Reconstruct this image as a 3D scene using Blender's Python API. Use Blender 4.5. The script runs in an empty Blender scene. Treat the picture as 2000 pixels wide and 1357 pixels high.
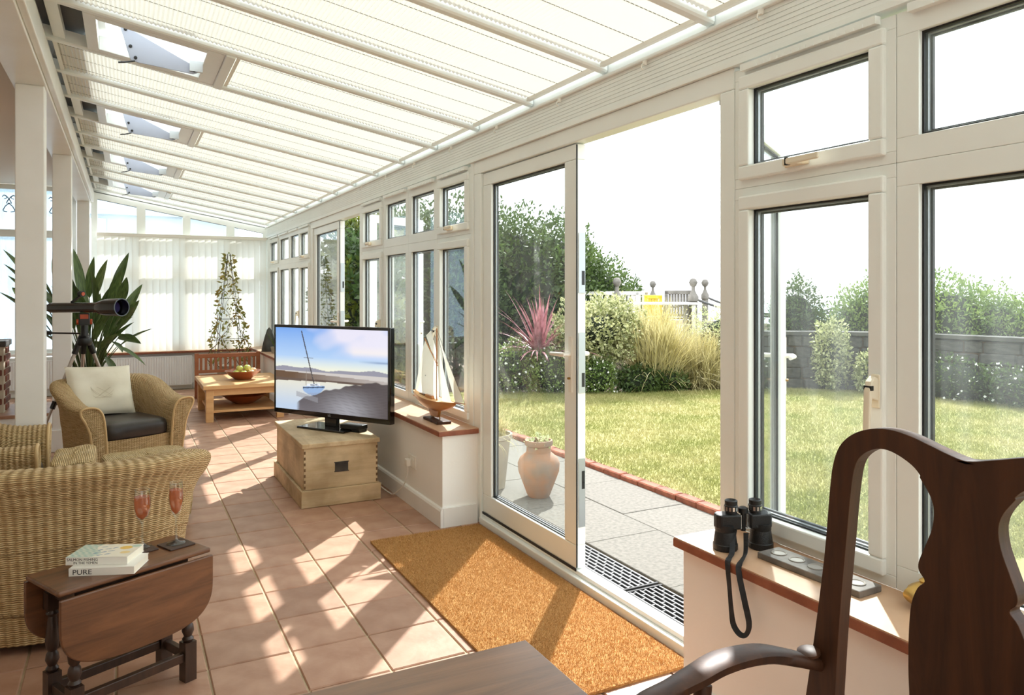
import bpy, bmesh, math, random
import numpy as np
from mathutils import Vector, Matrix, Euler
random.seed(7); RNG = np.random.default_rng(7)
PI = math.pi
scene = bpy.context.scene
COL = scene.collection
# ------------------------------------------------------------------ camera
F_PX, VPX, HORIZON, CAM_H = 1460.0, 243.0, 568.0, 1.46
YAW = math.atan((1000 - VPX) / F_PX)
cam_d = bpy.data.cameras.new('camera'); cam = bpy.data.objects.new('camera', cam_d); COL.objects.link(cam)
cam.location = (0, 0, CAM_H); cam.rotation_euler = (PI / 2, 0, -YAW)
cam_d.sensor_width = 36; cam_d.lens = F_PX / 2000 * 36; cam_d.shift_y = -(678.5 - HORIZON) / 2000
cam_d.clip_start = 0.05; cam_d.clip_end = 6000
scene.camera = cam
# ------------------------------------------------------------------ world, sun, exposure
SUN_AZ = (0.67, 0.74); SUN_EL = math.radians(43.8)
world = bpy.data.worlds.new('world'); scene.world = world; world.use_nodes = True
wn = world.node_tree; wn.nodes.clear()
w_out = wn.nodes.new('ShaderNodeOutputWorld'); w_bg = wn.nodes.new('ShaderNodeBackground')
w_tc = wn.nodes.new('ShaderNodeTexCoord'); w_no = wn.nodes.new('ShaderNodeTexNoise'); w_rp = wn.nodes.new('ShaderNodeValToRGB')
w_no.inputs['Scale'].default_value = 2.2; w_no.inputs['Detail'].default_value = 4
w_rp.color_ramp.elements[0].position = 0.35; w_rp.color_ramp.elements[0].color = (0.80, 0.89, 0.96, 1)
w_rp.color_ramp.elements[1].position = 0.6; w_rp.color_ramp.elements[1].color = (0.95, 0.97, 0.98, 1)
wn.links.new(w_tc.outputs['Generated'], w_no.inputs['Vector']); wn.links.new(w_no.outputs['Fac'], w_rp.inputs['Fac'])
wn.links.new(w_rp.outputs['Color'], w_bg.inputs['Color']); wn.links.new(w_bg.outputs['Background'], w_out.inputs['Surface'])
w_bg.inputs['Strength'].default_value = 2.1
sd = bpy.data.lights.new('sun', 'SUN'); sun = bpy.data.objects.new('sun', sd); COL.objects.link(sun)
sd.energy = 7.2; sd.angle = math.radians(0.7); sd.color = (1.0, 0.98, 0.95)
_ce = math.cos(SUN_EL)
_n = math.hypot(*SUN_AZ)
SUN_DIR = Vector((SUN_AZ[0] / _n * _ce, SUN_AZ[1] / _n * _ce, math.sin(SUN_EL)))
sun.rotation_euler = SUN_DIR.to_track_quat('Z', 'Y').to_euler(); sun.location = (12, 14, 12)
vs = scene.view_settings
vs.view_transform = 'Standard'; vs.look = 'None'; vs.gamma = 1; vs.use_curve_mapping = False
vs.exposure = 0.62
cy = scene.cycles
cy.use_denoising = True; cy.max_bounces = 10; cy.diffuse_bounces = 5; cy.glossy_bounces = 4
cy.transmission_bounces = 6; cy.transparent_max_bounces = 24; cy.sample_clamp_indirect = 6
cy.caustics_reflective = False; cy.caustics_refractive = False; cy.blur_glossy = 1.0

def ray(px, py):
    u = (px - 1000) / F_PX; v = (HORIZON - py) / F_PX
    s, c = math.sin(YAW), math.cos(YAW)
    return Vector((s + u * c, c - u * s, v))
CAM = Vector((0, 0, CAM_H))
def at(px, py, d): return CAM + ray(px, py) * d
def on(px, py, ax, val):
    r = ray(px, py); return CAM + r * ((val - CAM[ax]) / r[ax])

# ------------------------------------------------------------------ materials
def lin(c):
    return tuple(((x / 255) / 12.92 if x / 255 <= 0.04045 else ((x / 255 + 0.055) / 1.055) ** 2.4) for x in c[:3]) + (1,)
MATS = {}
def new_mat(name):
    m = bpy.data.materials.new(name); m.use_nodes = True
    nt = m.node_tree; nt.nodes.clear()
    out = nt.nodes.new('ShaderNodeOutputMaterial'); MATS[name] = m
    return m, nt, out
def N(nt, t, **kw):
    n = nt.nodes.new(t)
    for k, v in kw.items():
        if k in n.inputs: n.inputs[k].default_value = v
        else: setattr(n, k, v)
    return n
def coords(nt, scale=(1, 1, 1), kind='Object'):
    tc = N(nt, 'ShaderNodeTexCoord'); mp = N(nt, 'ShaderNodeMapping'); mp.inputs['Scale'].default_value = scale
    nt.links.new(tc.outputs[kind], mp.inputs['Vector']); return mp.outputs['Vector']
def ramp(nt, fac, stops):
    r = N(nt, 'ShaderNodeValToRGB'); cr = r.color_ramp
    while len(cr.elements) < len(stops): cr.elements.new(0.5)
    for e, (p, c) in zip(cr.elements, stops): e.position = p; e.color = c
    nt.links.new(fac, r.inputs['Fac']); return r.outputs['Color']
def pm(name, c, rough=0.5, metal=0.0, c2=None, nscale=6, stretch=(1, 1, 1), bump=0.0, bscale=None, coat=0.0, spec=0.5, lo=0.35, hi=0.65, detail=5, trans=0.0, random_obj=0.0):
    m, nt, out = new_mat(name)
    b = N(nt, 'ShaderNodeBsdfPrincipled', Roughness=rough, Metallic=metal)
    b.inputs['Specular IOR Level'].default_value = spec; b.inputs['Coat Weight'].default_value = coat
    b.inputs['Base Color'].default_value = lin(c)
    vec = coords(nt, stretch)
    col = None
    if c2 is not None:
        no = N(nt, 'ShaderNodeTexNoise', Scale=nscale, Detail=detail); nt.links.new(vec, no.inputs['Vector'])
        col = ramp(nt, no.outputs['Fac'], [(lo, lin(c)), (hi, lin(c2))])
        nt.links.new(col, b.inputs['Base Color'])
    if random_obj:
        oi = N(nt, 'ShaderNodeObjectInfo'); hs = N(nt, 'ShaderNodeHueSaturation')
        mr = N(nt, 'ShaderNodeMapRange'); mr.inputs['To Min'].default_value = 1 - random_obj; mr.inputs['To Max'].default_value = 1 + random_obj
        nt.links.new(oi.outputs['Random'], mr.inputs['Value']); nt.links.new(mr.outputs['Result'], hs.inputs['Value'])
        if col: nt.links.new(col, hs.inputs['Color'])
        else: hs.inputs['Color'].default_value = lin(c)
        nt.links.new(hs.outputs['Color'], b.inputs['Base Color'])
    if bump:
        nb = N(nt, 'ShaderNodeTexNoise', Scale=bscale or nscale, Detail=6); nt.links.new(vec, nb.inputs['Vector'])
        bp = N(nt, 'ShaderNodeBump', Strength=bump, Distance=0.01); nt.links.new(nb.outputs['Fac'], bp.inputs['Height'])
        nt.links.new(bp.outputs['Normal'], b.inputs['Normal'])
    sh = b.outputs['BSDF']
    if trans:
        tr = N(nt, 'ShaderNodeBsdfTranslucent'); tr.inputs['Color'].default_value = lin(c2 or c)
        if col: nt.links.new(col, tr.inputs['Color'])
        mx = N(nt, 'ShaderNodeMixShader', Fac=trans); nt.links.new(sh, mx.inputs[1]); nt.links.new(tr.outputs[0], mx.inputs[2]); sh = mx.outputs[0]
    nt.links.new(sh, out.inputs['Surface'])
    return m
def wood(name, c, c2, rough=0.45, axis=0, scale=14, stretch=12, coat=0.0, bump=0.15, spec=0.5, knots=False):
    st = [scale] * 3; st[axis] = scale / stretch
    m, nt, out = new_mat(name)
    b = N(nt, 'ShaderNodeBsdfPrincipled', Roughness=rough); b.inputs['Coat Weight'].default_value = coat
    b.inputs['Coat Roughness'].default_value = 0.25; b.inputs['Specular IOR Level'].default_value = spec
    vec = coords(nt, st)
    n1 = N(nt, 'ShaderNodeTexNoise', Scale=1.0, Detail=8, Distortion=0.6); n1.inputs['Roughness'].default_value = 0.65
    nt.links.new(vec, n1.inputs['Vector'])
    col = ramp(nt, n1.outputs['Fac'], [(0.32, lin(c)), (0.68, lin(c2))])
    if knots:
        v2 = coords(nt, (2.3, 2.3, 2.3)); n2 = N(nt, 'ShaderNodeTexNoise', Scale=1.6, Detail=5); nt.links.new(v2, n2.inputs['Vector'])
        k = ramp(nt, n2.outputs['Fac'], [(0.36, (0.6, 0.56, 0.5, 1)), (0.56, (1, 1, 1, 1))])
        mx = N(nt, 'ShaderNodeMix', data_type='RGBA', blend_type='MULTIPLY'); mx.inputs['Factor'].default_value = 0.8
        nt.links.new(col, mx.inputs[6]); nt.links.new(k, mx.inputs[7]); col = mx.outputs[2]
    nt.links.new(col, b.inputs['Base Color'])
    bp = N(nt, 'ShaderNodeBump', Strength=bump, Distance=0.004); nt.links.new(n1.outputs['Fac'], bp.inputs['Height'])
    nt.links.new(bp.outputs['Normal'], b.inputs['Normal'])
    nt.links.new(b.outputs['BSDF'], out.inputs['Surface'])
    return m
def glass_mat(name, tint=(1, 1, 1, 1), base=0.035, haze=0.0, rough=0.0):
    m, nt, out = new_mat(name)
    lw = N(nt, 'ShaderNodeLayerWeight', Blend=0.5)
    pw = N(nt, 'ShaderNodeMath', operation='POWER'); pw.inputs[1].default_value = 4.5; nt.links.new(lw.outputs['Facing'], pw.inputs[0])
    ma = N(nt, 'ShaderNodeMath', operation='MULTIPLY_ADD'); ma.inputs[1].default_value = 0.85; ma.inputs[2].default_value = base
    nt.links.new(pw.outputs[0], ma.inputs[0])
    t = N(nt, 'ShaderNodeBsdfTransparent', Color=tint); g = N(nt, 'ShaderNodeBsdfGlossy', Roughness=rough)
    mx = N(nt, 'ShaderNodeMixShader'); nt.links.new(ma.outputs[0], mx.inputs['Fac']); nt.links.new(t.outputs[0], mx.inputs[1]); nt.links.new(g.outputs[0], mx.inputs[2])
    sh = mx.outputs[0]
    if haze:
        d = N(nt, 'ShaderNodeBsdfDiffuse', Color=(0.8, 0.85, 0.88, 1)); tr = N(nt, 'ShaderNodeBsdfTranslucent', Color=(0.8, 0.85, 0.88, 1))
        ad = N(nt, 'ShaderNodeMixShader', Fac=0.5); nt.links.new(d.outputs[0], ad.inputs[1]); nt.links.new(tr.outputs[0], ad.inputs[2])
        vec = coords(nt, (3, 3, 0.35)); no = N(nt, 'ShaderNodeTexNoise', Scale=4.0, Detail=6); nt.links.new(vec, no.inputs['Vector'])
        mr = N(nt, 'ShaderNodeMapRange'); mr.inputs['From Min'].default_value = 0.3; mr.inputs['From Max'].default_value = 0.8
        mr.inputs['To Min'].default_value = haze * 0.3; mr.inputs['To Max'].default_value = haze * 1.8; nt.links.new(no.outputs['Fac'], mr.inputs['Value'])
        m2 = N(nt, 'ShaderNodeMixShader'); nt.links.new(mr.outputs[0], m2.inputs['Fac']); nt.links.new(sh, m2.inputs[1]); nt.links.new(ad.outputs[0], m2.inputs[2]); sh = m2.outputs[0]
    nt.links.new(sh, out.inputs['Surface']); return m
def attr_mat(name, emit=0.0, rough=0.5):
    m, nt, out = new_mat(name)
    a = N(nt, 'ShaderNodeAttribute', attribute_name='Col'); b = N(nt, 'ShaderNodeBsdfPrincipled', Roughness=rough)
    nt.links.new(a.outputs['Color'], b.inputs['Base Color'])
    if emit:
        b.inputs['Base Color'].default_value = (0.01, 0.01, 0.01, 1)
        for l in list(nt.links):
            if l.to_socket == b.inputs['Base Color']: nt.links.remove(l)
        nt.links.new(a.outputs['Color'], b.inputs['Emission Color']); b.inputs['Emission Strength'].default_value = emit
    nt.links.new(b.outputs['BSDF'], out.inputs['Surface']); return m

pm('upvc', (237, 240, 236), 0.32, c2=(241, 244, 240), nscale=3)
pm('wall_paint', (242, 239, 233), 0.7, c2=(245, 243, 238), nscale=2.5, bump=0.05, bscale=60)
pm('white_gloss', (241, 240, 237), 0.35, c2=(237, 235, 230), nscale=4)
pm('ceiling_paint', (222, 212, 196), 0.75)
pm('plate_white', (168, 174, 190), 0.4)
pm('gasket', (18, 19, 21), 0.5)
pm('spacer', (200, 205, 208), 0.35, metal=0.6)
pm('black_plastic', (14, 14, 15), 0.35)
pm('black_rubber', (22, 22, 24), 0.75, c2=(40, 40, 42), nscale=30)
pm('steel', (176, 180, 184), 0.35, metal=0.9)
pm('brass', (160, 120, 60), 0.4, metal=0.9)
pm('white_plastic', (236, 232, 222), 0.35)
pm('cream_plastic', (232, 222, 200), 0.4)
glass_mat('pane_glass', (0.96, 0.985, 0.98, 1), 0.03, haze=0.012)
glass_mat('hazy_glass', (0.95, 0.98, 0.975, 1), 0.035, haze=0.05)
glass_mat('wine_glass', (0.94, 0.96, 0.955, 1), 0.09)
glass_mat('roof_glass', (0.95, 0.97, 0.97, 1), 0.03)
glass_mat('frosted_glass', (0.75, 0.86, 0.92, 1), 0.05, haze=0.5)
pm('tile', (160, 118, 94), 0.45, c2=(184, 146, 122), nscale=7, bump=0.12, bscale=30, lo=0.3, hi=0.7, spec=0.45, random_obj=0.13)
pm('grout', (196, 176, 146), 0.85, c2=(170, 150, 122), nscale=12)
pm('sill_sunlit', (206, 170, 138), 0.4, c2=(190, 150, 118), nscale=6, bump=0.05)  # top of the plank, sun on it put into a paler colour
pm('sill_edge', (150, 86, 58), 0.5, c2=(132, 72, 48), nscale=20)
def blind_mat():
    m, nt, out = new_mat('blind_fabric')
    d = N(nt, 'ShaderNodeBsdfDiffuse', Color=lin((236, 236, 230))); t = N(nt, 'ShaderNodeBsdfTranslucent', Color=lin((246, 246, 236)))
    mx = N(nt, 'ShaderNodeMixShader', Fac=0.165); nt.links.new(d.outputs[0], mx.inputs[1]); nt.links.new(t.outputs[0], mx.inputs[2]); nt.links.new(mx.outputs[0], out.inputs['Surface'])
    m, nt, out = new_mat('slat_fabric')
    d = N(nt, 'ShaderNodeBsdfDiffuse', Color=lin((240, 238, 232))); t = N(nt, 'ShaderNodeBsdfTranslucent', Color=lin((245, 243, 236)))
    mx = N(nt, 'ShaderNodeMixShader', Fac=0.35); nt.links.new(d.outputs[0], mx.inputs[1]); nt.links.new(t.outputs[0], mx.inputs[2]); nt.links.new(mx.outputs[0], out.inputs['Surface'])
blind_mat()

# ------------------------------------------------------------------ geometry helpers
class MB:
    def __init__(s): s.v = []; s.f = []; s.uv = None
    def add(s, vs, fs):
        o = len(s.v); s.v += [tuple(p) for p in vs]; s.f += [tuple(i + o for i in f) for f in fs]; return s
    def box(s, x0, x1, y0, y1, z0, z1):
        return s.add([(x0, y0, z0), (x1, y0, z0), (x1, y1, z0), (x0, y1, z0), (x0, y0, z1), (x1, y0, z1), (x1, y1, z1), (x0, y1, z1)],
                     [(0, 3, 2, 1), (4, 5, 6, 7), (0, 1, 5, 4), (1, 2, 6, 5), (2, 3, 7, 6), (3, 0, 4, 7)])
    def bar(s, p, q, w, h, up=(0, 0, 1), w2=None, h2=None):
        p, q = Vector(p), Vector(q); d = (q - p).normalized(); sd_ = d.cross(Vector(up)).normalized(); u = sd_.cross(d)
        vs = []
        for c, ww, hh in ((p, w, h), (q, w2 or w, h2 or h)):
            for a, b in ((-1, -1), (1, -1), (1, 1), (-1, 1)): vs.append(c + sd_ * a * ww / 2 + u * b * hh / 2)
        return s.add(vs, [(0, 1, 2, 3), (7, 6, 5, 4), (0, 4, 5, 1), (1, 5, 6, 2), (2, 6, 7, 3), (3, 7, 4, 0)])
    def tube(s, pts, r, n=8, cap=True, flat=1.0):
        pts = [Vector(p) for p in pts]; rs = r if isinstance(r, (list, tuple)) else [r] * len(pts)
        vs = []; fs = []; prev = None
        for i, p in enumerate(pts):
            d = (pts[min(i + 1, len(pts) - 1)] - pts[max(i - 1, 0)])
            d = d.normalized() if d.length > 1e-9 else Vector((0, 0, 1))
            if prev is None:
                a = Vector((0, 0, 1)) if abs(d.z) < 0.9 else Vector((1, 0, 0)); sd_ = d.cross(a).normalized()
            else:
                sd_ = (prev - d * prev.dot(d)); sd_ = sd_.normalized() if sd_.length > 1e-6 else d.orthogonal().normalized()
            prev = sd_; u = d.cross(sd_)
            for k in range(n):
                t = 2 * PI * k / n; vs.append(p + sd_ * math.cos(t) * rs[i] + u * math.sin(t) * rs[i] * flat)
        for i in range(len(pts) - 1):
            for k in range(n):
                fs.append((i * n + k, i * n + (k + 1) % n, (i + 1) * n + (k + 1) % n, (i + 1) * n + k))
        if cap: fs.append(tuple(range(n - 1, -1, -1))); fs.append(tuple((len(pts) - 1) * n + k for k in range(n)))
        return s.add(vs, fs)
    def lathe(s, prof, n=24, c=(0, 0, 0), M=None, sq=None):
        vs = []; fs = []
        for r, z in prof:
            for k in range(n):
                t = 2 * PI * k / n; x, y = math.cos(t), math.sin(t)
                if sq: e = 2 / sq; x = math.copysign(abs(x) ** e, x); y = math.copysign(abs(y) ** e, y)
                p = Vector((r * x, r * y, z)); p = (M @ p) if M is not None else p
                vs.append(p + Vector(c))
        for i in range(len(prof) - 1):
            for k in range(n): fs.append((i * n + k, i * n + (k + 1) % n, (i + 1) * n + (k + 1) % n, (i + 1) * n + k))
        fs.append(tuple(range(n - 1, -1, -1))); fs.append(tuple((len(prof) - 1) * n + k for k in range(n)))
        return s.add(vs, fs)
    def prism(s, poly, a0, a1, axis=0):
        """poly: 2D points in the plane of the two other axes, extruded along axis"""
        n = len(poly)
        def mk(p, a): q = list(p); q.insert(axis, a); return tuple(q)
        vs = [mk(p, a0) for p in poly] + [mk(p, a1) for p in poly]
        fs = [tuple(range(n - 1, -1, -1)), tuple(range(n, 2 * n))] + [(i, (i + 1) % n, n + (i + 1) % n, n + i) for i in range(n)]
        return s.add(vs, fs)
    def ring_x(s, y0, y1, z0, z1, w, x0, x1, wb=None, wt=None):
        wb = w if wb is None else wb; wt = w if wt is None else wt
        s.box(x0, x1, y0, y1, z0, z0 + wb); s.box(x0, x1, y0, y1, z1 - wt, z1)
        s.box(x0, x1, y0, y0 + w, z0 + wb, z1 - wt); return s.box(x0, x1, y1 - w, y1, z0 + wb, z1 - wt)
    def ring_y(s, x0, x1, z0, z1, w, y0, y1):
        s.box(x0, x1, y0, y1, z0, z0 + w); s.box(x0, x1, y0, y1, z1 - w, z1)
        s.box(x0, x0 + w, y0, y1, z0 + w, z1 - w); return s.box(x1 - w, x1, y0, y1, z0 + w, z1 - w)
    def grid(s, P, cu=False, cv=False):
        nu, nv = len(P), len(P[0]); fs = []
        for i in range(nu - (0 if cu else 1)):
            for j in range(nv - (0 if cv else 1)):
                a, b = (i + 1) % nu, (j + 1) % nv
                fs.append((i * nv + j, a * nv + j, a * nv + b, i * nv + b))
        return s.add([p for r in P for p in r], fs)
    def build(s, name, mat, parent=None, smooth=None, bevel=0.0, seg=2, M=None, recalc=True):
        me = bpy.data.meshes.new(name); me.from_pydata([tuple(p) for p in s.v], [], s.f)
        if M is not None: me.transform(M)
        if recalc:
            bm = bmesh.new(); bm.from_mesh(me); bmesh.ops.recalc_face_normals(bm, faces=bm.faces); bm.to_mesh(me); bm.free()
        return link(name, me, mat, parent, smooth, bevel, seg)
def link(name, me, mat, parent=None, smooth=None, bevel=0.0, seg=2):
    if mat is not None: me.materials.append(MATS[mat] if isinstance(mat, str) else mat)
    o = bpy.data.objects.new(name, me); COL.objects.link(o)
    if parent is not None: o.parent = parent
    if smooth is not None:
        me.polygons.foreach_set('use_smooth', [True] * len(me.polygons))
        try: me.set_sharp_from_angle(angle=math.radians(smooth))
        except Exception: pass
    if bevel:
        b = o.modifiers.new('bevel', 'BEVEL'); b.width = bevel; b.segments = seg; b.limit_method = 'ANGLE'; b.angle_limit = math.radians(40); b.harden_normals = False
    return o
def np_mesh(name, V, Fq, mat, parent=None, smooth=False, uv=None):
    """fast mesh from numpy arrays (Fq: n x k faces), uv per vertex"""
    me = bpy.data.meshes.new(name); V = np.asarray(V, np.float32); Fq = np.asarray(Fq, np.int32); k = Fq.shape[1]
    me.vertices.add(len(V)); me.vertices.foreach_set('co', V.ravel())
    me.loops.add(Fq.size); me.loops.foreach_set('vertex_index', Fq.ravel())
    me.polygons.add(len(Fq)); me.polygons.foreach_set('loop_start', np.arange(0, Fq.size, k, dtype=np.int32))
    try: me.polygons.foreach_set('loop_total', np.full(len(Fq), k, np.int32))
    except Exception: pass
    if uv is not None:
        l = me.uv_layers.new(name='UVMap'); l.data.foreach_set('uv', np.asarray(uv, np.float32)[Fq.ravel()].ravel())
    me.update(calc_edges=True); me.validate()
    o = link(name, me, mat, parent)
    if smooth: me.polygons.foreach_set('use_smooth', [True] * len(me.polygons))
    return o
def tag(o, label=None, cat=None, group=None, kind=None):
    if label: o['label'] = label
    if cat: o['category'] = cat
    if group: o['group'] = group
    if kind: o['kind'] = kind
    return o
def thing(name, label, cat, loc=(0, 0, 0), rz=0.0, group=None, kind=None):
    o = bpy.data.objects.new(name, None); COL.objects.link(o); o.empty_display_size = 0.05
    o.location = loc; o.rotation_euler = (0, 0, rz); return tag(o, label, cat, group, kind)
def struct(name, label, loc=(0, 0, 0), rz=0.0): return thing(name, label, None, loc, rz, None, 'structure')
def S(o, label): o['label'] = label; o['kind'] = 'structure'; return o
def copy_tree(o, parent=None):
    c = o.copy(); COL.objects.link(c)
    if parent is not None: c.parent = parent
    for ch in list(o.children): copy_tree(ch, c)
    return c
def copy_part(o, parent, loc=None, rot=None, sc=None):
    c = o.copy(); COL.objects.link(c); c.parent = parent
    if loc is not None: c.location = loc
    if rot is not None: c.rotation_euler = rot
    if sc is not None: c.scale = sc if hasattr(sc, '__len__') else (sc,) * 3
    return c
def catmull(pts, n):
    P = [np.array(p, float) for p in pts]; P = [2 * P[0] - P[1]] + P + [2 * P[-1] - P[-2]]; out = []
    for i in range(1, len(P) - 2):
        for k in range(n):
            t = k / n; a, b, c, d = P[i - 1], P[i], P[i + 1], P[i + 2]
            out.append(0.5 * (2 * b + (c - a) * t + (2 * a - 5 * b + 4 * c - d) * t * t + (3 * b - a - 3 * c + d) * t ** 3))
    out.append(P[-2]); return np.array(out)
# ------------------------------------------------------------------ SETTING: floor with separate tiles
XW = 2.0                                   # inner face plane of the window frames
YF, YB, XL = 12.2, -2.2, -3.3              # far wall, wall behind, left wall
floor = S(MB().box(XL, 2.09, YB, YF + 0.1, -0.12, -0.007).build('floor', 'grout'), 'terracotta quarry tile floor with pale joints')
TX, TY = 0.314, 0.331
t_me = None
bmt = MB().box(-TX / 2 + 0.004, TX / 2 - 0.004, -TY / 2 + 0.004, TY / 2 - 0.004, -0.02, 0.0)
t0 = bmt.build('tile', 'tile', floor, bevel=0); tile_me = t0.data
bm = bmesh.new(); bm.from_mesh(tile_me)
bmesh.ops.bevel(bm, geom=[e for e in bm.edges if all(v.co.z > -0.001 for v in e.verts)], offset=0.004, segments=1, affect='EDGES'); bm.to_mesh(tile_me); bm.free()
far = []; first = True; ntile = 0
for j in range(-16, 28):
    for i in range(-13, 5):
        x0, x1 = 0.6 + i * TX, 0.6 + (i + 1) * TX; y0 = 3.10 + j * TY; xc, yc = (x0 + x1) / 2, y0 + TY / 2
        if x1 < XL + 0.05 or yc > YF or yc < YB + 0.1: continue
        if x0 > 1.98: continue
        loc = (xc, yc, random.uniform(-0.0012, 0.0)); rot = (random.uniform(-0.003, 0.003), random.uniform(-0.003, 0.003), random.uniform(-0.006, 0.006))
        vis = (1.7 < yc < 10.0) and (-0.75 < xc < 1.95) and ntile < 300
        if vis:
            if first: o = t0; first = False; o.location = loc; o.rotation_euler = rot
            else: o = copy_part(t0, floor, loc, rot)
            if x1 > 2.0: o.scale.x = (2.0 - x0) / TX; o.location.x = (x0 + 2.0) / 2
            ntile += 1
        else: far.append((xc, yc))
mb = MB()
for xc, yc in far:
    mb.box(xc - TX / 2 + 0.004, min(xc + TX / 2 - 0.004, 2.0), yc - TY / 2 + 0.004, min(yc + TY / 2 - 0.004, YF), -0.02, 0.0)
tag(mb.build('far_tiles', 'tile', floor), kind='stuff')

# ------------------------------------------------------------------ dwarf walls, sills, skirting on the garden side
XI = 1.745
def dwarf(y0, y1, n, what):
    S(MB().box(XI, 2.06, y0, y1, 0.0, 0.562).build('wall_right_%d' % n, 'wall_paint'), 'cream dwarf wall under the %s' % what)
    s = struct('trim_%d' % n, 'reddish brown window sill board under the %s' % what)
    MB().box(XI - 0.032, 1.985, y0 - (0.02 if n != 3 else 0), y1 + (0.02 if n == 1 else 0), 0.562, 0.592).build('sill_edge', 'sill_edge', s, bevel=0.004)
    MB().box(XI - 0.029, 1.985, y0 - (0.017 if n != 3 else 0), y1 + (0.017 if n == 1 else 0), 0.5915, 0.596).build('sill_top', 'sill_sunlit', s)
    p = [(XI - 0.02, 0), (XI - 0.02, 0.10), (XI - 0.014, 0.113), (XI - 0.004, 0.118), (XI, 0.118), (XI, 0)]
    b = struct('baseboard_right_%d' % n, 'white skirting board along the wall under the %s' % what)
    m = MB(); m.add([(x, y, z) for y in (y0 - (0.0195 if n == 2 else 0), y1 + (0.0195 if n == 1 else 0)) for x, z in p], [tuple(range(5, -1, -1)), tuple(range(6, 12))] + [(i, (i + 1) % 6, 6 + (i + 1) % 6, 6 + i) for i in range(6)])
    m.build('board', 'white_gloss', b)
    ye = y1 if n == 1 else y0
    if n != 3:
        sgn = 1 if n == 1 else -1
        MB().box(XI + 0.001, 1.975, min(ye, ye + sgn * 0.02), max(ye, ye + sgn * 0.02), 0, 0.118).build('end_board', 'white_gloss', b)
dwarf(YB, 2.055, 1, 'window beside the dining chair')
dwarf(4.30, 6.93, 2, 'window behind the television')
dwarf(9.07, YF, 3, 'window at the far end')

# ------------------------------------------------------------------ windows of the garden side
def handle_crank(parent, x, y, z, rot, flip=1):
    """cranked white casement handle, lever along local -z"""
    h = MB().box(-0.008, 0.0, -0.014, 0.014, -0.05, 0.05)
    h.prism([(0.0, 0.035), (-0.02, 0.045), (-0.038, 0.03), (-0.045, 0.0), (-0.05, -0.12), (-0.042, -0.122), (-0.032, -0.02), (0.0, -0.03)], -0.011, 0.011, 1)
    M = Matrix.Translation((x, y, z)) @ Matrix.Rotation(rot, 4, 'X')
    o = h.build('handle', 'cream_plastic', parent, bevel=0.004, M=M)
    MB().box(-0.042, -0.030, -0.0125 * 1.0, 0.0125, 0.004, 0.018).build('lock_button', 'black_plastic', o, M=M)
    return o
def glazing(parent, y0, y1, z0, z1, xg, mat='pane_glass'):
    pane = MB().box(xg, xg + 0.004, y0 - 0.01, y1 + 0.01, z0 - 0.01, z1 + 0.01).build('pane', mat, parent)
    MB().ring_x(y0, y1, z0, z1, 0.006, xg - 0.008, xg - 0.001).build('gasket', 'gasket', pane)
    MB().ring_x(y0, y1, z0, z1, 0.010, xg + 0.0045, xg + 0.016).build('spacer_bar', 'spacer', pane)
    MB().ring_x(y0, y1, z0, z1, 0.016, xg + 0.016, xg + 0.026).build('outer_gasket', 'gasket', pane)
    return pane
ZT = 1.83
def window_unit(n, bounds, kinds, label, hz='pane_glass', handles=()):
    w = struct('window_%d' % n, label)
    for k in range(len(kinds)):
        a, b = bounds[k], bounds[k + 1]; y0, y1 = min(a, b) + 0.001, max(a, b) - 0.001
        for zi, (z0, z1) in enumerate(((0.596, ZT - 0.0003), (ZT + 0.0003, 2.262))):
            if kinds[k] == 'f':
                MB().ring_x(y0, y1, z0, z1, 0.068, 1.985, 2.055, wb=0.07).build('frame', 'upvc', w, bevel=0.002)
                glazing(w, y0 + 0.068, y1 - 0.068, z0 + 0.07, z1 - 0.068, 2.008, hz)
            else:
                MB().ring_x(y0, y1, z0, z1, 0.04, 1.985, 2.055, wb=0.035).build('frame', 'upvc', w, bevel=0.002)
                s = MB().ring_x(y0 + 0.031, y1 - 0.031, z0 + 0.028, z1 - 0.03, 0.05, 1.968, 2.03).build('sash', 'upvc', w, bevel=0.006)
                glazing(w, y0 + 0.081, y1 - 0.081, z0 + 0.078, z1 - 0.08, 2.004, hz)
                if (k, zi) in handles:
                    if zi == 0:
                        yy = (y0 + 0.05) if handles[(k, zi)] < 0 else (y1 - 0.05)
                        handle_crank(w, 1.968, yy, 1.165, 0)
                    else: handle_crank(w, 1.968, (y0 + y1) / 2 + 0.02, z0 + 0.055, -PI / 2 * handles[(k, zi)])
        v = MB().box(1.960, 1.985, y0 + 0.05, y1 - 0.05, 2.247, 2.271)
        for q in range(int((y1 - y0 - 0.18) / 0.03)): v.box(1.957, 1.961, y0 + 0.09 + q * 0.03, y0 + 0.11 + q * 0.03, 2.246, 2.256)
        v.build('trickle_vent', 'upvc', w)
    return w
window_unit(1, [-0.42, 0.19, 0.80, 1.41, 2.055], 'cffc', 'white framed window beside the dining chair, with an open view of the lawn', 'hazy_glass', {(3, 0): -1, (3, 1): 1})
window_unit(2, [4.40, 4.99, 5.60, 6.23, 6.90], 'cffc', 'white framed window of eight panes behind the television and model yacht', 'pane_glass', {(0, 0): 1, (0, 1): 1, (3, 0): -1, (3, 1): 1})
window_unit(3, [9.09, 9.73, 10.38, 11.13, 11.9], 'cffc', 'white framed window of eight panes at the far corner', 'pane_glass', {(0, 0): 1, (0, 1): 1, (3, 1): 1})
def coupler(name, y0, y1, z0=0.0, z1=2.28, label=''):
    S(MB().box(1.98, 2.06, y0, y1, z0, z1).build(name, 'upvc', bevel=0.004), label)
coupler('trim_4', 4.36, 4.40, 0, 2.28, 'white upright between the garden door and the television window')
coupler('trim_5', 11.9, YF, 0.592, 2.28, 'white corner post at the far end of the window side')

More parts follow.
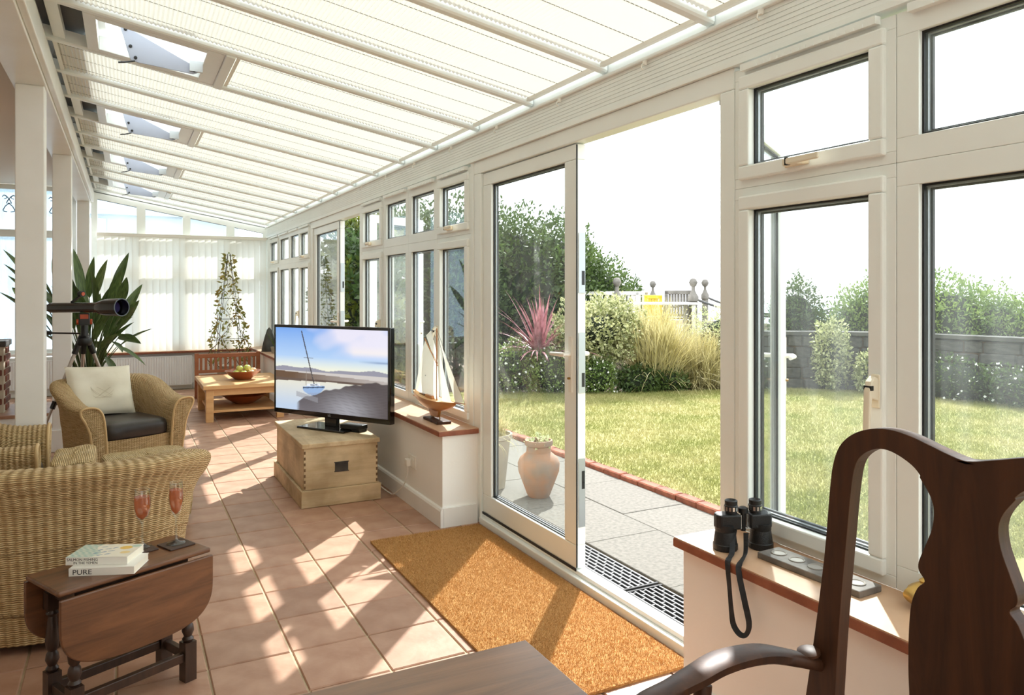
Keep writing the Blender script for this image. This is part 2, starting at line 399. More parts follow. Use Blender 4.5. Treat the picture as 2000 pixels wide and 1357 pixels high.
# ------------------------------------------------------------------ french doors
def leaf(parent, w, name, lock=True):
    """door leaf in local coords: hinge at y=0, free edge at y=-w, thickness x 0..0.055, z 0.075..2.195"""
    z0, z1 = 0.075, 2.195
    lf = MB().ring_x(-w, 0, z0, z1, 0.115, 0.0, 0.055, wb=0.115, wt=0.078).build(name, 'upvc', parent, bevel=0.005)
    pane = MB().box(0.026, 0.031, -w + 0.105, -0.105, z0 + 0.105, z1 - 0.07).build('pane', 'pane_glass', lf)
    g = MB().ring_x(-w + 0.115, -0.115, z0 + 0.115, z1 - 0.078, 0.006, 0.016, 0.0255)
    g.ring_x(-w + 0.115, -0.115, z0 + 0.115, z1 - 0.078, 0.014, 0.038, 0.046); g.build('gasket', 'gasket', lf)
    MB().ring_x(-w + 0.115, -0.115, z0 + 0.115, z1 - 0.078, 0.010, 0.0315, 0.038).build('spacer_bar', 'spacer', lf)
    for sx in (-1, 1):
        xb = -0.008 if sx < 0 else 0.055
        h = MB().box(xb, xb + 0.008, -w + 0.035, -w + 0.063, 0.95, 1.23)
        xs = 0.0 if sx < 0 else 0.055
        h.tube([(xs, -w + 0.05, 1.14), (xs + sx * 0.045, -w + 0.05, 1.14), (xs + sx * 0.052, -w + 0.075, 1.14), (xs + sx * 0.05, -w + 0.17, 1.138)], [0.011, 0.011, 0.011, 0.009], 8)
        h.build('handle', 'white_plastic', lf, smooth=50)
    MB().lathe([(0.006, 0), (0.006, 0.014)], 10, (-0.02, -w + 0.049, 1.02), Matrix.Rotation(PI / 2, 3, 'Y')).build('lock_barrel', 'brass', lf)
    if lock:
        m = MB()
        for a, b in ((0.28, 0.62), (0.95, 1.25), (1.45, 1.75)): m.box(0.012, 0.05, -w - 0.004, -w, a, b)
        lp = m.build('lock_plate', 'steel', lf)
        m = MB()
        for a, b in ((0.47, 0.56), (0.50, 0.505), (0.98, 1.05), (1.49, 1.56)): m.box(0.030, 0.046, -w - 0.0055, -w - 0.0035, a, b)
        m.build('lock_slot', 'black_plastic', lf)
        MB().box(-0.002, 0.006, -w - 0.003, -w, 0.08, 2.19).build('seal_strip', 'gasket', lf)
    return lf
def french_door(n, y0, y1, ymeet, ang, label):
    d = struct('door_%d' % n, label)
    fr = MB().box(1.985, 2.065, y0, y0 + 0.075, 0.0, 2.20)
    fr.box(1.985, 2.065, y1 - 0.10, y1, 0.0, 2.20); fr.box(1.985, 2.065, y0, y1, 2.20, 2.28)
    fr.build('frame', 'upvc', d, bevel=0.005)
    MB().box(1.975, 2.10, y0 + 0.075, y1 - 0.10, 0.0, 0.045).build('threshold', 'upvc', d, bevel=0.006)
    MB().box(2.0, 2.06, y0 + 0.075, y1 - 0.10, 0.045, 0.068).build('threshold_rail', 'upvc', d, bevel=0.004)
    MB().box(1.9965, 2.0, ymeet, y1 - 0.10, 0.062, 0.076).build('drain_gap', 'gasket', d)
    a = leaf(d, (y1 - 0.105) - ymeet, 'closed_leaf'); a.location = (2.0, y1 - 0.105, 0)
    b = leaf(d, ymeet - (y0 + 0.08) - 0.003, 'open_leaf', False)
    b.location = (2.075, y0 + 0.08, 0)
    b.scale = (1, 1, 1); b.rotation_euler = (0, 0, PI - math.radians(ang))
    return d
french_door(1, 2.058, 4.358, 3.16, 57.5, 'white french door to the patio with one leaf standing open')
french_door(2, 6.905, 9.085, 7.78, 62, 'white french door beyond the television with one leaf standing open')
st = thing('door_stay', 'thin grey metal stay rod holding the open french door leaf', 'door stay', (2.075, 2.2, 2.185))
MB().tube([(-0.01, -0.03, 0.0), (0.22, 0.12, 0.0)], 0.006, 8).build('rod', 'steel', st); MB().box(-0.03, 0.01, -0.05, 0.0, -0.006, 0.012).build('bracket', 'steel', st)

# ------------------------------------------------------------------ eaves fascia, roof
K = 0.18; ZE = 2.47                                 # roof underside: z = ZE + K*(XW-x)
def rz_(x): return ZE + K * (XW - x)
fa = struct('trim_6', 'white ribbed cladding board along the eaves above the garden windows')
m = MB(); prof = []
z = 2.30
while z < 2.452: prof += [(1.972, z), (1.972, z + 0.0145), (1.975, z + 0.016), (1.975, z + 0.0175)]; z += 0.0175
prof = [(2.08, 2.28), (1.968, 2.28), (1.968, 2.298)] + prof + [(1.972, 2.455), (2.08, 2.455)]
m.add([(x, y, z) for y in (YB, YF) for x, z in prof], [tuple(range(len(prof))), tuple(range(2 * len(prof) - 1, len(prof) - 1, -1))] + [(i, (i + 1) % len(prof), len(prof) + (i + 1) % len(prof), len(prof) + i) for i in range(len(prof))])
m.build('cladding', 'upvc', fa)
MB().box(1.955, 1.975, YB, YF, 2.437, 2.452).build('ledge', 'upvc', fa, bevel=0.004)
RY0, RP = 2.185, 0.708
ys = [RY0 + RP * k for k in range(-6, 15)]
ceil = struct('ceiling', 'sloping glass roof on white rafters')
XT = -0.42
for y in ys:
    r = MB(); w = 0.05
    r.add([(x, yy, rz_(x) + dz) for x in (XT, 1.985) for yy, dz in ((y - w / 2, 0.075), (y - w / 2, 0.008), (y - w / 2 + 0.008, 0.0), (y + w / 2 - 0.008, 0.0), (y + w / 2, 0.008), (y + w / 2, 0.075))],
          [(5, 4, 3, 2, 1, 0), (6, 7, 8, 9, 10, 11)] + [(i, (i + 1) % 6, 6 + (i + 1) % 6, 6 + i) for i in range(6)])
    r.build('rafter', 'upvc', ceil)
VENT = [4.309, 6.433, 8.557, 10.681]
for k in range(len(ys) - 1):
    a, b = ys[k] + 0.02, ys[k + 1] - 0.02; vent = any(abs(ys[k] - v) < 0.05 for v in VENT)
    x0 = 0.50 if vent else XT
    MB().add([(x0, a, rz_(x0) + 0.078), (2.13, a, rz_(2.13) + 0.078), (2.13, b, rz_(2.13) + 0.078), (x0, b, rz_(x0) + 0.078)] + [(x0, a, rz_(x0) + 0.084), (2.13, a, rz_(2.13) + 0.084), (2.13, b, rz_(2.13) + 0.084), (x0, b, rz_(x0) + 0.084)],
             [(0, 3, 2, 1), (4, 5, 6, 7), (0, 1, 5, 4), (1, 2, 6, 5), (2, 3, 7, 6), (3, 0, 4, 7)]).build('roof_pane', 'roof_glass', ceil)
pm('lead', (96, 98, 100), 0.6)
MB().add([(x, y, rz_(x) + dz) for dz in (0.10, 0.115) for x, y in ((-0.75, YB), (-0.17, YB), (-0.17, YF + 0.15), (-0.75, YF + 0.15))],
         [(0, 3, 2, 1), (4, 5, 6, 7), (0, 1, 5, 4), (1, 2, 6, 5), (2, 3, 7, 6), (3, 0, 4, 7)]).build('lead_flashing', 'lead', ceil)
MB().box(1.99, 2.10, YB, YF, 2.455, 2.545).build('eaves_bar', 'upvc', ceil)

# pleated roof blinds, one per bay
def pleated_blind(y0, y1, x0, x1, label, group):
    t = thing('roof_blind', label, 'blind', ((x0 + x1) / 2, (y0 + y1) / 2, rz_((x0 + x1) / 2)), 0, group)
    cx, cyy, cz = t.location
    n = max(4, int((x1 - x0) / 0.0105)); n += n % 2
    m = MB(); P = []
    for i in range(n + 1):
        x = x0 + (x1 - x0) * i / n; dz = 0.024 + (0.009 if i % 2 else 0.0)
        P.append([(x - cx, y - cyy, rz_(x) + dz - cz) for y in (y0, y1)])
    m.grid(P); m.build('pleated_fabric', 'blind_fabric', t, recalc=False)
    for xx in (x0, x1): MB().bar((xx - cx, y0 - cyy, rz_(xx) + 0.02 - cz), (xx - cx, y1 - cyy, rz_(xx) + 0.02 - cz), 0.022, 0.018).build('end_rail', 'white_plastic', t)
    for q in (0.14, 0.5, 0.86):
        yy = y0 + (y1 - y0) * q - cyy; c = MB()
        c.bar((x0 - cx, yy, rz_(x0) + 0.0262 - cz), (x1 - cx, yy, rz_(x1) + 0.0262 - cz), 0.0025, 0.002)
        c.build('cord', 'blind_cord', t)
pm('blind_cord', (150, 146, 128), 0.8)
for k in range(len(ys) - 1):
    a, b = ys[k] + 0.03, ys[k + 1] - 0.032; vent = any(abs(ys[k] - v) < 0.05 for v in VENT)
    if b < 0.5: continue
    NW = ('no', 'one', 'two', 'three', 'four', 'five', 'six'); OR = ('first', 'second', 'third', 'fourth')
    vi = [q for q, v in enumerate(VENT) if v <= ys[k] + 0.05]; kv = round((ys[k] - VENT[vi[-1]]) / RP) if vi else round((VENT[0] - ys[k]) / RP)
    lab = ('short cream pleated blind below the %s roof window, counted from the dining end' % OR[vi[-1]] if vent else 'full length cream pleated blind %s %s past the %s roof window' % (NW[kv], 'bay' if kv == 1 else 'bays', OR[vi[-1]]) if vi else 'full length cream pleated blind %s %s before the first roof window' % (NW[kv], 'bay' if kv == 1 else 'bays'))
    pleated_blind(a, b, 0.56 if vent else -0.36, 1.95, lab, 'short blinds below the roof windows' if vent else 'full length roof blinds')
hk = MB().box(-0.006, 0.004, -0.009, 0.009, 0.0, 0.02); hk.tube([(-0.006, 0, 0.004), (-0.016, 0, 0.0), (-0.018, 0, -0.014), (-0.008, 0, -0.02)], 0.003, 6)
hook0 = hk.build('blind_hook', 'white_plastic', fa, smooth=40); hook0.location = (1.955, 1.9, 2.415)
for y in [2.55, 3.25, 3.97, 4.66, 5.38, 6.08, 6.8]: copy_part(hook0, fa, (1.955, y, 2.415))

# opening roof windows with white triangular stays
def roof_window(n, yv, label):
    w = struct('window_%d' % n, label)
    y0, y1 = yv + 0.03, yv + RP - 0.03
    def bx(x0, x1, a, b, z0, z1, name, mat, par=w, bev=0.0):
        m = MB(); m.add([(x, y, rz_(x) + z) for z in (z0, z1) for x, y in ((x0, a), (x1, a), (x1, b), (x0, b))], [(0, 3, 2, 1), (4, 5, 6, 7), (0, 1, 5, 4), (1, 2, 6, 5), (2, 3, 7, 6), (3, 0, 4, 7)])
        return m.build(name, mat, par, bevel=bev)
    bx(-0.36, -0.30, y0, y1, 0.02, 0.07, 'frame', 'upvc')
    bx(-0.19, -0.13, y0, y1, 0.0, 0.09, 'frame', 'upvc', bev=0.004)
    bx(0.40, 0.49, y0, y1, 0.0, 0.085, 'frame', 'upvc', bev=0.004)
    bx(0.49, 0.54, y0 - 0.03, y1 + 0.03, -0.012, 0.05, 'blind_stop', 'upvc', bev=0.004)
    bx(-0.13, 0.40, y0, y0 + 0.06, 0.0, 0.085, 'frame', 'upvc', bev=0.004)
    bx(-0.13, 0.40, y1 - 0.06, y1, 0.0, 0.085, 'frame', 'upvc', bev=0.004)
    # sash hinged at the upper side, tilted open
    hx = -0.15; ta = math.radians(9); M = Matrix.Translation((hx, 0, rz_(hx) + 0.10)) @ Matrix.Rotation(math.atan(K) - ta, 4, 'Y')
    m = MB(); a, b = y0 + 0.03, y1 - 0.03
    m.box(0, 0.6, a, a + 0.055, 0, 0.05); m.box(0, 0.6, b - 0.055, b, 0, 0.05); m.box(0, 0.055, a + 0.055, b - 0.055, 0, 0.05); m.box(0.545, 0.6, a + 0.055, b - 0.055, 0, 0.05)
    s = m.build('sash', 'upvc', w, M=M)
    MB().box(0.05, 0.55, a + 0.05, b - 0.05, 0.02, 0.025).build('pane', 'roof_glass', s, M=M)
    # white triangular plate stay beside the far frame bar
    py = y0 + 0.30
    zb = rz_(0.1)
    tri = [(-0.02, zb + 0.10), (0.0, zb + 0.11), (0.02, zb + 0.10), (0.36, rz_(0.36) - 0.02), (0.375, rz_(0.36) - 0.055), (0.35, rz_(0.36) - 0.065), (0.07, zb - 0.085), (0.03, zb - 0.075)]
    p = MB().prism(tri, py, py + 0.006, 1).build('opener_plate', 'plate_white', w, bevel=0.002)
    sc = MB()
    for x, z in ((0.005, zb + 0.09), (0.03, zb + 0.0), (0.055, zb - 0.06), (0.355, rz_(0.36) - 0.045)):
        sc.lathe([(0.009, 0), (0.009, 0.006), (0.004, 0.008)], 10, (x, py, z), Matrix.Rotation(PI / 2, 3, 'X'))
    sc.build('screw', 'gasket', p)
    MB().tube([(0.05, py - 0.005, zb - 0.08), (0.0, py - 0.03, zb - 0.10), (-0.03, py - 0.03, zb - 0.105)], 0.005, 6).build('crank_eye', 'black_plastic', w)
    MB().box(0.33, 0.40, py - 0.01, py + 0.02, rz_(0.36) - 0.05, rz_(0.36) + 0.01).build('bracket', 'spacer', w)
for n, yv in enumerate(VENT):
    roof_window(4 + n, yv, 'opening roof window with white triangular stay, ' + ['over the wicker chairs, largest gap', 'second along from the wicker chairs', 'third along from the wicker chairs', 'against the far gable'][n])
# upper short blind pieces are absent; painted infill between vent frame and beam
# ------------------------------------------------------------------ beam, posts, left room
bmz = 2.70
bm_ = struct('trim_7', 'long white painted beam carried on the square posts')
MB().box(-0.60, -0.42, YB, YF, bmz, 3.02).build('beam', 'white_gloss', bm_, bevel=0.005)
MB().box(-0.42, -0.385, YB, YF, bmz + 0.02, bmz + 0.17).build('moulding', 'white_gloss', bm_, bevel=0.006)
for n, (y, lab) in enumerate(((5.32, 'tall square white post standing between the wicker chairs'), (7.92, 'square white post on a skirting plinth beside the telescope'), (11.86, 'square white pilaster against the far wall'))):
    p = struct('trim_%d' % (8 + n), lab)
    MB().box(-0.58, -0.43, y, y + 0.15, 0, bmz).build('shaft', 'white_gloss', p, bevel=0.006)
    MB().box(-0.595, -0.415, y - 0.015, y + 0.165, 0, 0.20).build('plinth', 'white_gloss', p, bevel=0.006)
S(MB().box(XL, -0.60, YB, YF, 2.92, 3.02).build('ceiling_left', 'ceiling_paint'), 'flat beige ceiling over the inner part of the room')
S(MB().box(XL - 0.1, XL, YB, YF, 0, 3.02).build('wall_left', 'wall_paint'), 'plain cream inner wall')
S(MB().box(XL, 2.06, YB - 0.1, YB, 0, 3.4).build('wall_back', 'wall_paint'), 'plain cream wall behind the dining end')
# side wall infill behind the camera (window strip ends)
S(MB().box(1.985, 2.06, YB, -0.42, 0.562, 2.46).build('wall_right_4', 'wall_paint'), 'plain cream wall beyond the dining window')
# ------------------------------------------------------------------ far wall
S(MB().box(XL, 2.06, YF, YF + 0.10, 0, 0.54).build('wall_far_1', 'wall_paint'), 'cream dwarf wall under the far windows')
S(MB().box(XL, -1.62, YF, YF + 0.10, 0.54, 3.02).build('wall_far_2', 'wall_paint'), 'cream wall left of the etched window')
sl = struct('trim_11', 'pinkish sill board under the vertical blinds'); MB().box(-0.42, 2.0, YF - 0.10, YF + 0.02, 0.54, 0.568).build('sill_edge', 'sill_edge', sl, bevel=0.004); MB().box(-0.42, 2.0, YF - 0.097, YF + 0.02, 0.5675, 0.572).build('sill_top', 'sill_sunlit', sl)
wf = struct('window_8', 'white gable window wall at the far end, sloping lights above vertical blinds')
fr = MB(); cols = [(-0.42, -0.344), (0.159, 0.273), (0.776, 0.881), (1.388, 1.507), (1.93, 2.0)]
for a, b in cols:
    fr.box(a, b, YF, YF + 0.07, 0.57, 2.30)
    fr.add([(x, y, z) for y in (YF, YF + 0.07) for x, z in ((a, 2.30), (b, 2.30), (b, rz_(b) - 0.02), (a, rz_(a) - 0.02))], [(0, 1, 2, 3), (7, 6, 5, 4), (0, 4, 5, 1), (1, 5, 6, 2), (2, 6, 7, 3), (3, 7, 4, 0)])
for i in range(4):
    a, b = cols[i][1], cols[i + 1][0]
    for z0, z1 in ((0.57, 0.65), (1.62, 1.75), (2.17, 2.30)): fr.box(a, b, YF, YF + 0.07, z0, z1)
    fr.add([(x, y, z) for y in (YF, YF + 0.07) for x, z in ((a, rz_(a) - 0.09 - 0.03), (b, rz_(b) - 0.12), (b, rz_(b) - 0.02), (a, rz_(a) - 0.02))], [(0, 1, 2, 3), (7, 6, 5, 4), (0, 4, 5, 1), (1, 5, 6, 2), (2, 6, 7, 3), (3, 7, 4, 0)])
fr.add([(x, y, z) for y in (YF, YF + 0.1) for x, z in ((-0.42, rz_(-0.42) - 0.03), (2.0, rz_(2.0) - 0.03), (2.0, rz_(2.0) + 0.08), (-0.42, rz_(-0.42) + 0.08))], [(0, 1, 2, 3), (7, 6, 5, 4), (0, 4, 5, 1), (1, 5, 6, 2), (2, 6, 7, 3), (3, 7, 4, 0)])
fr.build('frame', 'upvc', wf)
for i in range(4):
    a, b = cols[i][1], cols[i + 1][0]
    for z0, z1 in ((0.65, 1.62), (1.75, 2.17)): MB().box(a - 0.01, b + 0.01, YF + 0.03, YF + 0.036, z0 - 0.01, z1 + 0.01).build('pane', 'pane_glass', wf)
    m = MB(); m.prism([(a - 0.005, 2.29), (b + 0.005, 2.29), (b + 0.005, rz_(b) - 0.11), (a - 0.005, rz_(a) - 0.11)], YF + 0.03, YF + 0.036, 1); pn = m.build('pane', 'pane_glass', wf)
    m = MB()
    for p, q in (((a, 2.303), (a, rz_(a) - 0.122)), ((b, 2.303), (b, rz_(b) - 0.122)), ((a, rz_(a) - 0.122), (b, rz_(b) - 0.122))):
        m.bar((p[0], YF + 0.01, p[1]), (q[0], YF + 0.01, q[1]), 0.012, 0.008)
    m.build('gasket', 'gasket', pn)
# vertical blinds on the far window
vb = thing('vertical_blind', 'white translucent vertical blind across the far window', 'blind', (0.8, YF - 0.09, 0))
MB().box(-1.15, 1.17, -0.02, 0.03, 2.245, 2.29).build('headrail', 'white_plastic', vb, bevel=0.004)
s0 = MB().grid([[(-0.047 + 0.094 * i / 4, 0.006 * math.sin(PI * i / 4), z) for z in (0.585, 2.245)] for i in range(5)]).build('slat', 'slat_fabric', vb, smooth=60)
xs = [-1.10 + 0.0885 * i for i in range(26)]
for i, x in enumerate(xs):
    o = s0 if i == 0 else copy_part(s0, vb)
    o.location = (x, 0, 0); o.rotation_euler = (0, 0, math.radians(14 + random.uniform(-4, 4)))
pm('neighbour_render', (196, 206, 214), 0.85, c2=(186, 197, 206), nscale=2)
nb_ = thing('neighbouring_house', 'pale blue grey rendered house wall beyond the far gable', 'house', (-1.2, 15.6, 0))
MB().box(-4, 3.2, 0, 0.3, -0.5, 4.6).build('wall', 'neighbour_render', nb_)
MB().box(-4, 3.2, -0.12, 0.0, 2.86, 2.93).build('gutter', 'neighbour_render', nb_, bevel=0.01)
MB().box(-0.2, 0.9, -0.03, 0.02, 2.2, 2.78).build('window', 'white_plastic', nb_)
# etched window of the inner part
we = struct('window_9', 'white framed window with blue etched top light behind the posts')
MB().ring_y(-1.62, -0.60, 0.58, 2.92, 0.07, YF, YF + 0.07).box(-1.55, -0.67, YF, YF + 0.07, 2.20, 2.30).build('frame', 'upvc', we, bevel=0.004)
MB().box(-1.56, -0.66, YF + 0.03, YF + 0.036, 0.64, 2.21).build('pane', 'frosted_glass', we)
MB().box(-1.56, -0.66, YF + 0.03, YF + 0.036, 2.29, 2.86).build('top_pane', 'frosted_glass', we)
pm('etch', (60, 92, 120), 0.6)
m = MB()
for cx in (-1.40, -1.22, -1.04, -0.86):
    for sg in (-1, 1):
        m.tube([(cx + sg * (0.02 + 0.05 * math.sin(t * 0.9)), YF + 0.028, 2.52 + 0.24 * t / 8 + 0.02 * math.cos(t * 1.7)) for t in range(9)], 0.006, 6)
        m.tube([(cx + sg * (0.05 + 0.025 * math.cos(t)), YF + 0.028, 2.74 + 0.025 * math.sin(t)) for t in np.linspace(0, 5, 9)], 0.005, 6)
m.build('etched_scrollwork', 'etch', we)
MB().box(-1.66, -0.58, YF - 0.06, YF + 0.01, 0.56, 0.60).build('sill', 'white_gloss', we, bevel=0.005)
# brick pier on its tiled ledge
pm('brick', (140, 78, 58), 0.85, c2=(96, 58, 48), nscale=5, bump=0.3, bscale=40, random_obj=0.25); pm('mortar', (196, 184, 164), 0.9); pm('slate', (70, 66, 64), 0.6)
br = struct('trim_12', 'red brick pier on a tiled ledge seen past the nearest post', (-1.33, 9.5, 0))
MB().box(-0.222, 0.222, -0.222, 0.222, 0.20, 0.90).build('mortar_core', 'mortar', br)
MB().box(-0.24, 0.24, -0.24, 0.24, 0.88, 0.94).build('coping', 'slate', br, bevel=0.006)
MB().box(-0.42, 0.62, -0.42, 0.42, 0.0, 0.165).build('ledge_base', 'wall_paint', br)
MB().box(-0.45, 0.65, -0.45, 0.45, 0.165, 0.20).build('ledge_tile', 'tile', br, bevel=0.008)
b0 = MB().box(-0.105, 0.105, -0.05, 0.05, -0.031, 0.031).build('brick', 'brick', br, bevel=0.006, seg=1); fb = True
for c in range(9):
    z = 0.24 + c * 0.0745
    for side in range(4):
        for q in (-1, 0, 1):
            off = (q * 0.22 + (0.11 if c % 2 else 0.0))
            if abs(off) > 0.17: continue
            M = Matrix.Rotation(side * PI / 2, 4, 'Z'); p = M @ Vector((off * 0.93, -0.185, z))
            o = b0 if fb else copy_part(b0, br); fb = False
            o.location = p; o.rotation_euler = (0, 0, side * PI / 2)
# radiators
pm('radiator', (244, 245, 246), 0.4)
def radiator(x0, x1, y, z0, z1, label):
    r = thing('radiator', label, 'radiator', ((x0 + x1) / 2, y, 0)); w = (x1 - x0) / 2
    prof = []; x = -w
    while x < w - 0.01:
        prof += [(x, 0), (x + 0.012, 0.0), (x + 0.018, -0.014), (x + 0.028, -0.014), (x + 0.034, 0.0)]; x += 0.0335
    prof.append((w, 0))
    m = MB(); m.grid([[(px, py, z) for z in (z0 + 0.02, z0 + 0.03, z1 - 0.03, z1 - 0.02)] for px, py in prof]); m.build('ribbed_panel', 'radiator', r, recalc=False)
    MB().box(-w, w, -0.004, 0.05, z1 - 0.022, z1).build('top_grille', 'radiator', r, bevel=0.006); MB().box(-w, w, -0.004, 0.05, z0, z0 + 0.022).build('bottom_rail', 'radiator', r, bevel=0.006)
    MB().box(-w - 0.006, -w, -0.006, 0.05, z0, z1).box(w, w + 0.006, -0.006, 0.05, z0, z1).build('side_panel', 'radiator', r)
    MB().tube([(w + 0.02, 0.02, 0), (w + 0.02, 0.02, z0 + 0.03), (w, 0.02, z0 + 0.03)], 0.009, 8).build('pipe', 'steel', r)
radiator(-0.40, 0.89, YF - 0.08, 0.06, 0.50, 'long white ribbed radiator under the vertical blinds')
radiator(-1.5, -0.75, YF - 0.08, 0.10, 0.50, 'white ribbed radiator under the etched window')
# wall socket with plug and flex
sk = thing('wall_socket', 'white double wall socket with a plug beside the blanket chest', 'socket', (XI, 4.83, 0.30))
MB().box(-0.010, 0, -0.073, 0.073, -0.043, 0.043).build('face_plate', 'white_plastic', sk, bevel=0.004)
MB().box(-0.015, -0.009, -0.05, -0.038, 0.012, 0.028).box(-0.015, -0.009, 0.005, 0.015, 0.012, 0.028).build('rocker_switch', 'white_plastic', sk)
pg = thing('power_plug', 'white plug with a curling white flex in the wall socket', 'plug', (XI - 0.01, 4.865, 0.29))
MB().box(-0.032, 0.0, -0.024, 0.024, -0.026, 0.024).build('plug_body', 'white_plastic', pg, bevel=0.006)
cv = catmull([(-0.016, 0, -0.02), (-0.018, 0.0, -0.08), (-0.03, 0.05, -0.17), (-0.06, 0.16, -0.25), (-0.05, 0.30, -0.275), (-0.09, 0.36, -0.24), (-0.11, 0.30, -0.20), (-0.09, 0.42, -0.26), (-0.10, 0.6, -0.28)], 6)
MB().tube(cv, 0.004, 6).build('flex', 'white_plastic', pg, smooth=60)
# spot light under the inner ceiling
sp = thing('spot_light', 'small chrome spotlight on the inner ceiling', 'spotlight', (-0.86, 5.9, 2.92))
MB().lathe([(0.04, 0), (0.04, -0.012), (0.012, -0.02)], 16).build('rose', 'steel', sp, smooth=40)
MB().tube([(0, 0, -0.01), (0.0, 0, -0.16), (0.02, 0, -0.2)], 0.007, 8).build('stem', 'steel', sp)
MB().lathe([(0.02, 0.0), (0.035, -0.03), (0.042, -0.09), (0.036, -0.09)], 16, (0.02, 0, -0.19), Matrix.Rotation(-0.9, 3, 'Y')).build('lamp_head', 'steel', sp, smooth=40)
# ------------------------------------------------------------------ GARDEN
pm('soil', (96, 78, 58), 0.95, c2=(70, 56, 42), nscale=8, bump=0.4, bscale=30)
pm('paving', (116, 112, 104), 0.95, c2=(98, 95, 88), nscale=40, bump=0.15, bscale=120, random_obj=0.05)
pm('lawn_grass', (126, 128, 64), 0.95, c2=(156, 150, 96), nscale=1.6, bump=0.35, bscale=120, lo=0.3, hi=0.7, detail=9)
pm('grass_blade', (126, 131, 70), 0.8, c2=(158, 153, 102), nscale=1.6, trans=0.35)
pm('edging_brick', (158, 92, 66), 0.85, c2=(122, 70, 52), nscale=14, bump=0.3, bscale=50, random_obj=0.12)
pm('pot_clay', (158, 116, 88), 0.85, c2=(134, 116, 102), nscale=9, bump=0.15, bscale=30)
pm('grey_pot', (160, 152, 138), 0.85, c2=(165, 156, 138), nscale=6)
pm('leaf_dark', (58, 78, 40), 0.5, c2=(92, 112, 56), nscale=3, trans=0.3, lo=0.3, hi=0.7)
pm('leaf_laurel', (62, 84, 44), 0.35, c2=(150, 150, 50), nscale=1.3, trans=0.35, lo=0.45, hi=0.72)
pm('leaf_mid', (96, 122, 62), 0.55, c2=(138, 156, 84), nscale=3, trans=0.35)
pm('leaf_pale', (160, 172, 118), 0.6, c2=(214, 214, 176), nscale=5, trans=0.35)
pm('dark_core', (30, 38, 22), 0.95); pm('leaf_variegated', (108, 118, 66), 0.6, c2=(206, 206, 160), nscale=22, trans=0.35, lo=0.38, hi=0.62)
pm('flower_white', (246, 246, 240), 0.6, trans=0.3)
pm('golden_grass', (172, 160, 104), 0.75, c2=(208, 200, 154), nscale=4, trans=0.35)
pm('cordyline_leaf', (130, 62, 74), 0.35, c2=(196, 138, 146), nscale=9, trans=0.25)
pm('bark', (92, 74, 58), 0.9, c2=(70, 56, 44), nscale=14, bump=0.4)
pm('stone', (86, 84, 78), 0.9, c2=(58, 57, 54), nscale=5, bump=0.5, bscale=22, random_obj=0.2)
pm('grey_timber', (134, 130, 124), 0.85, c2=(112, 108, 102), nscale=10)
pm('white_timber', (226, 224, 218), 0.6)
pm('rope', (104, 104, 104), 0.9)
pm('yellow_paint', (240, 206, 60), 0.6)
pm('sea_water', (176, 200, 214), 0.35, c2=(186, 208, 220), nscale=0.01)

ground = S(MB().box(2.1, 26, -8, 30, -0.6, -0.03).build('ground', 'soil'), 'dark soil of the garden borders')
S(MB().box(-900, 1800, 60, 3800, -40, -39).build('sea', 'sea_water'), 'pale blue sea beyond the garden')
# paving slabs
pav = struct('patio', 'pale concrete paving slabs outside the french doors')
MB().box(2.1, 3.42, -6, 12.2, -0.05, -0.018).build('mortar_bed', 'grout', pav)
sx = [2.40, 2.905, 3.41]; sl0 = None
for i, (x0, x1) in enumerate(((2.385, 2.90), (2.905, 3.415))):
    for j in range(24):
        yy = -5.6 + j * 0.74 + (0.37 if i else 0)
        if yy > 12: continue
        if sl0 is None:
            o = sl0 = MB().box(-0.2555, 0.2555, -0.3685, 0.3685, -0.03, 0.0).build('slab', 'paving', pav, bevel=0.003, seg=1)
        else: o = copy_part(sl0, pav)
        o.location = ((x0 + x1) / 2, yy, random.uniform(-0.004, 0.0))
# drain gratings in front of the open door
for k, (y0, y1, lab) in enumerate(((2.98, 3.95, 'black slotted drain grating outside the closed door leaf'), (2.04, 2.96, 'black slotted drain grating in front of the open doorway'))):
    g = thing('drain_grating', lab, 'grating', (2.245, (y0 + y1) / 2, -0.018)); L = (y1 - y0) / 2
    MB().box(-0.125, 0.125, -L, L, 0.0, 0.006).build('channel', 'black_rubber', g)
    b0 = MB().box(-0.005, 0.005, -L + 0.01, L - 0.01, 0.006, 0.020).build('bar', 'grate_bar', g) if 'grate_bar' in MATS else None
    if b0 is None:
        pm('grate_bar', (66, 66, 68), 0.6); b0 = MB().box(-0.006, 0.006, -L + 0.01, L - 0.01, 0.006, 0.020).build('bar', 'grate_bar', g)
    b0.location = (-0.105, 0, 0)
    for q in range(1, 8): copy_part(b0, g, (-0.105 + q * 0.03, 0, 0))
    m = MB()
    for q in range(7):
        for r in range(int(2 * L / 0.075)):
            y = -L + 0.03 + r * 0.075 + (0.037 if q % 2 else 0); m.box(-0.099 + q * 0.03, -0.081 + q * 0.03, y, y + 0.008, 0.006, 0.018)
    tag(m.build('cross_ties', 'grate_bar', g), kind='stuff')
    e0_ = MB().box(-0.125, 0.125, -0.006, 0.006, 0.0, 0.022).build('end_bar', 'black_rubber', g); e0_.location = (0, -L + 0.006, 0); copy_part(e0_, g, (0, L - 0.006, 0))
# brick edging
ed = struct('trim_13', 'row of red bricks edging the lawn')
e0 = MB().box(-0.045, 0.045, -0.106, 0.106, -0.06, 0.035).build('brick', 'edging_brick', ed, bevel=0.008, seg=1)
for k in range(60):
    o = e0 if k == 0 else copy_part(e0, ed)
    o.location = (3.465 + random.uniform(-0.004, 0.004), -1.0 + k * 0.218, random.uniform(-0.006, 0.004)); o.rotation_euler = (0, 0, random.uniform(-0.02, 0.02))
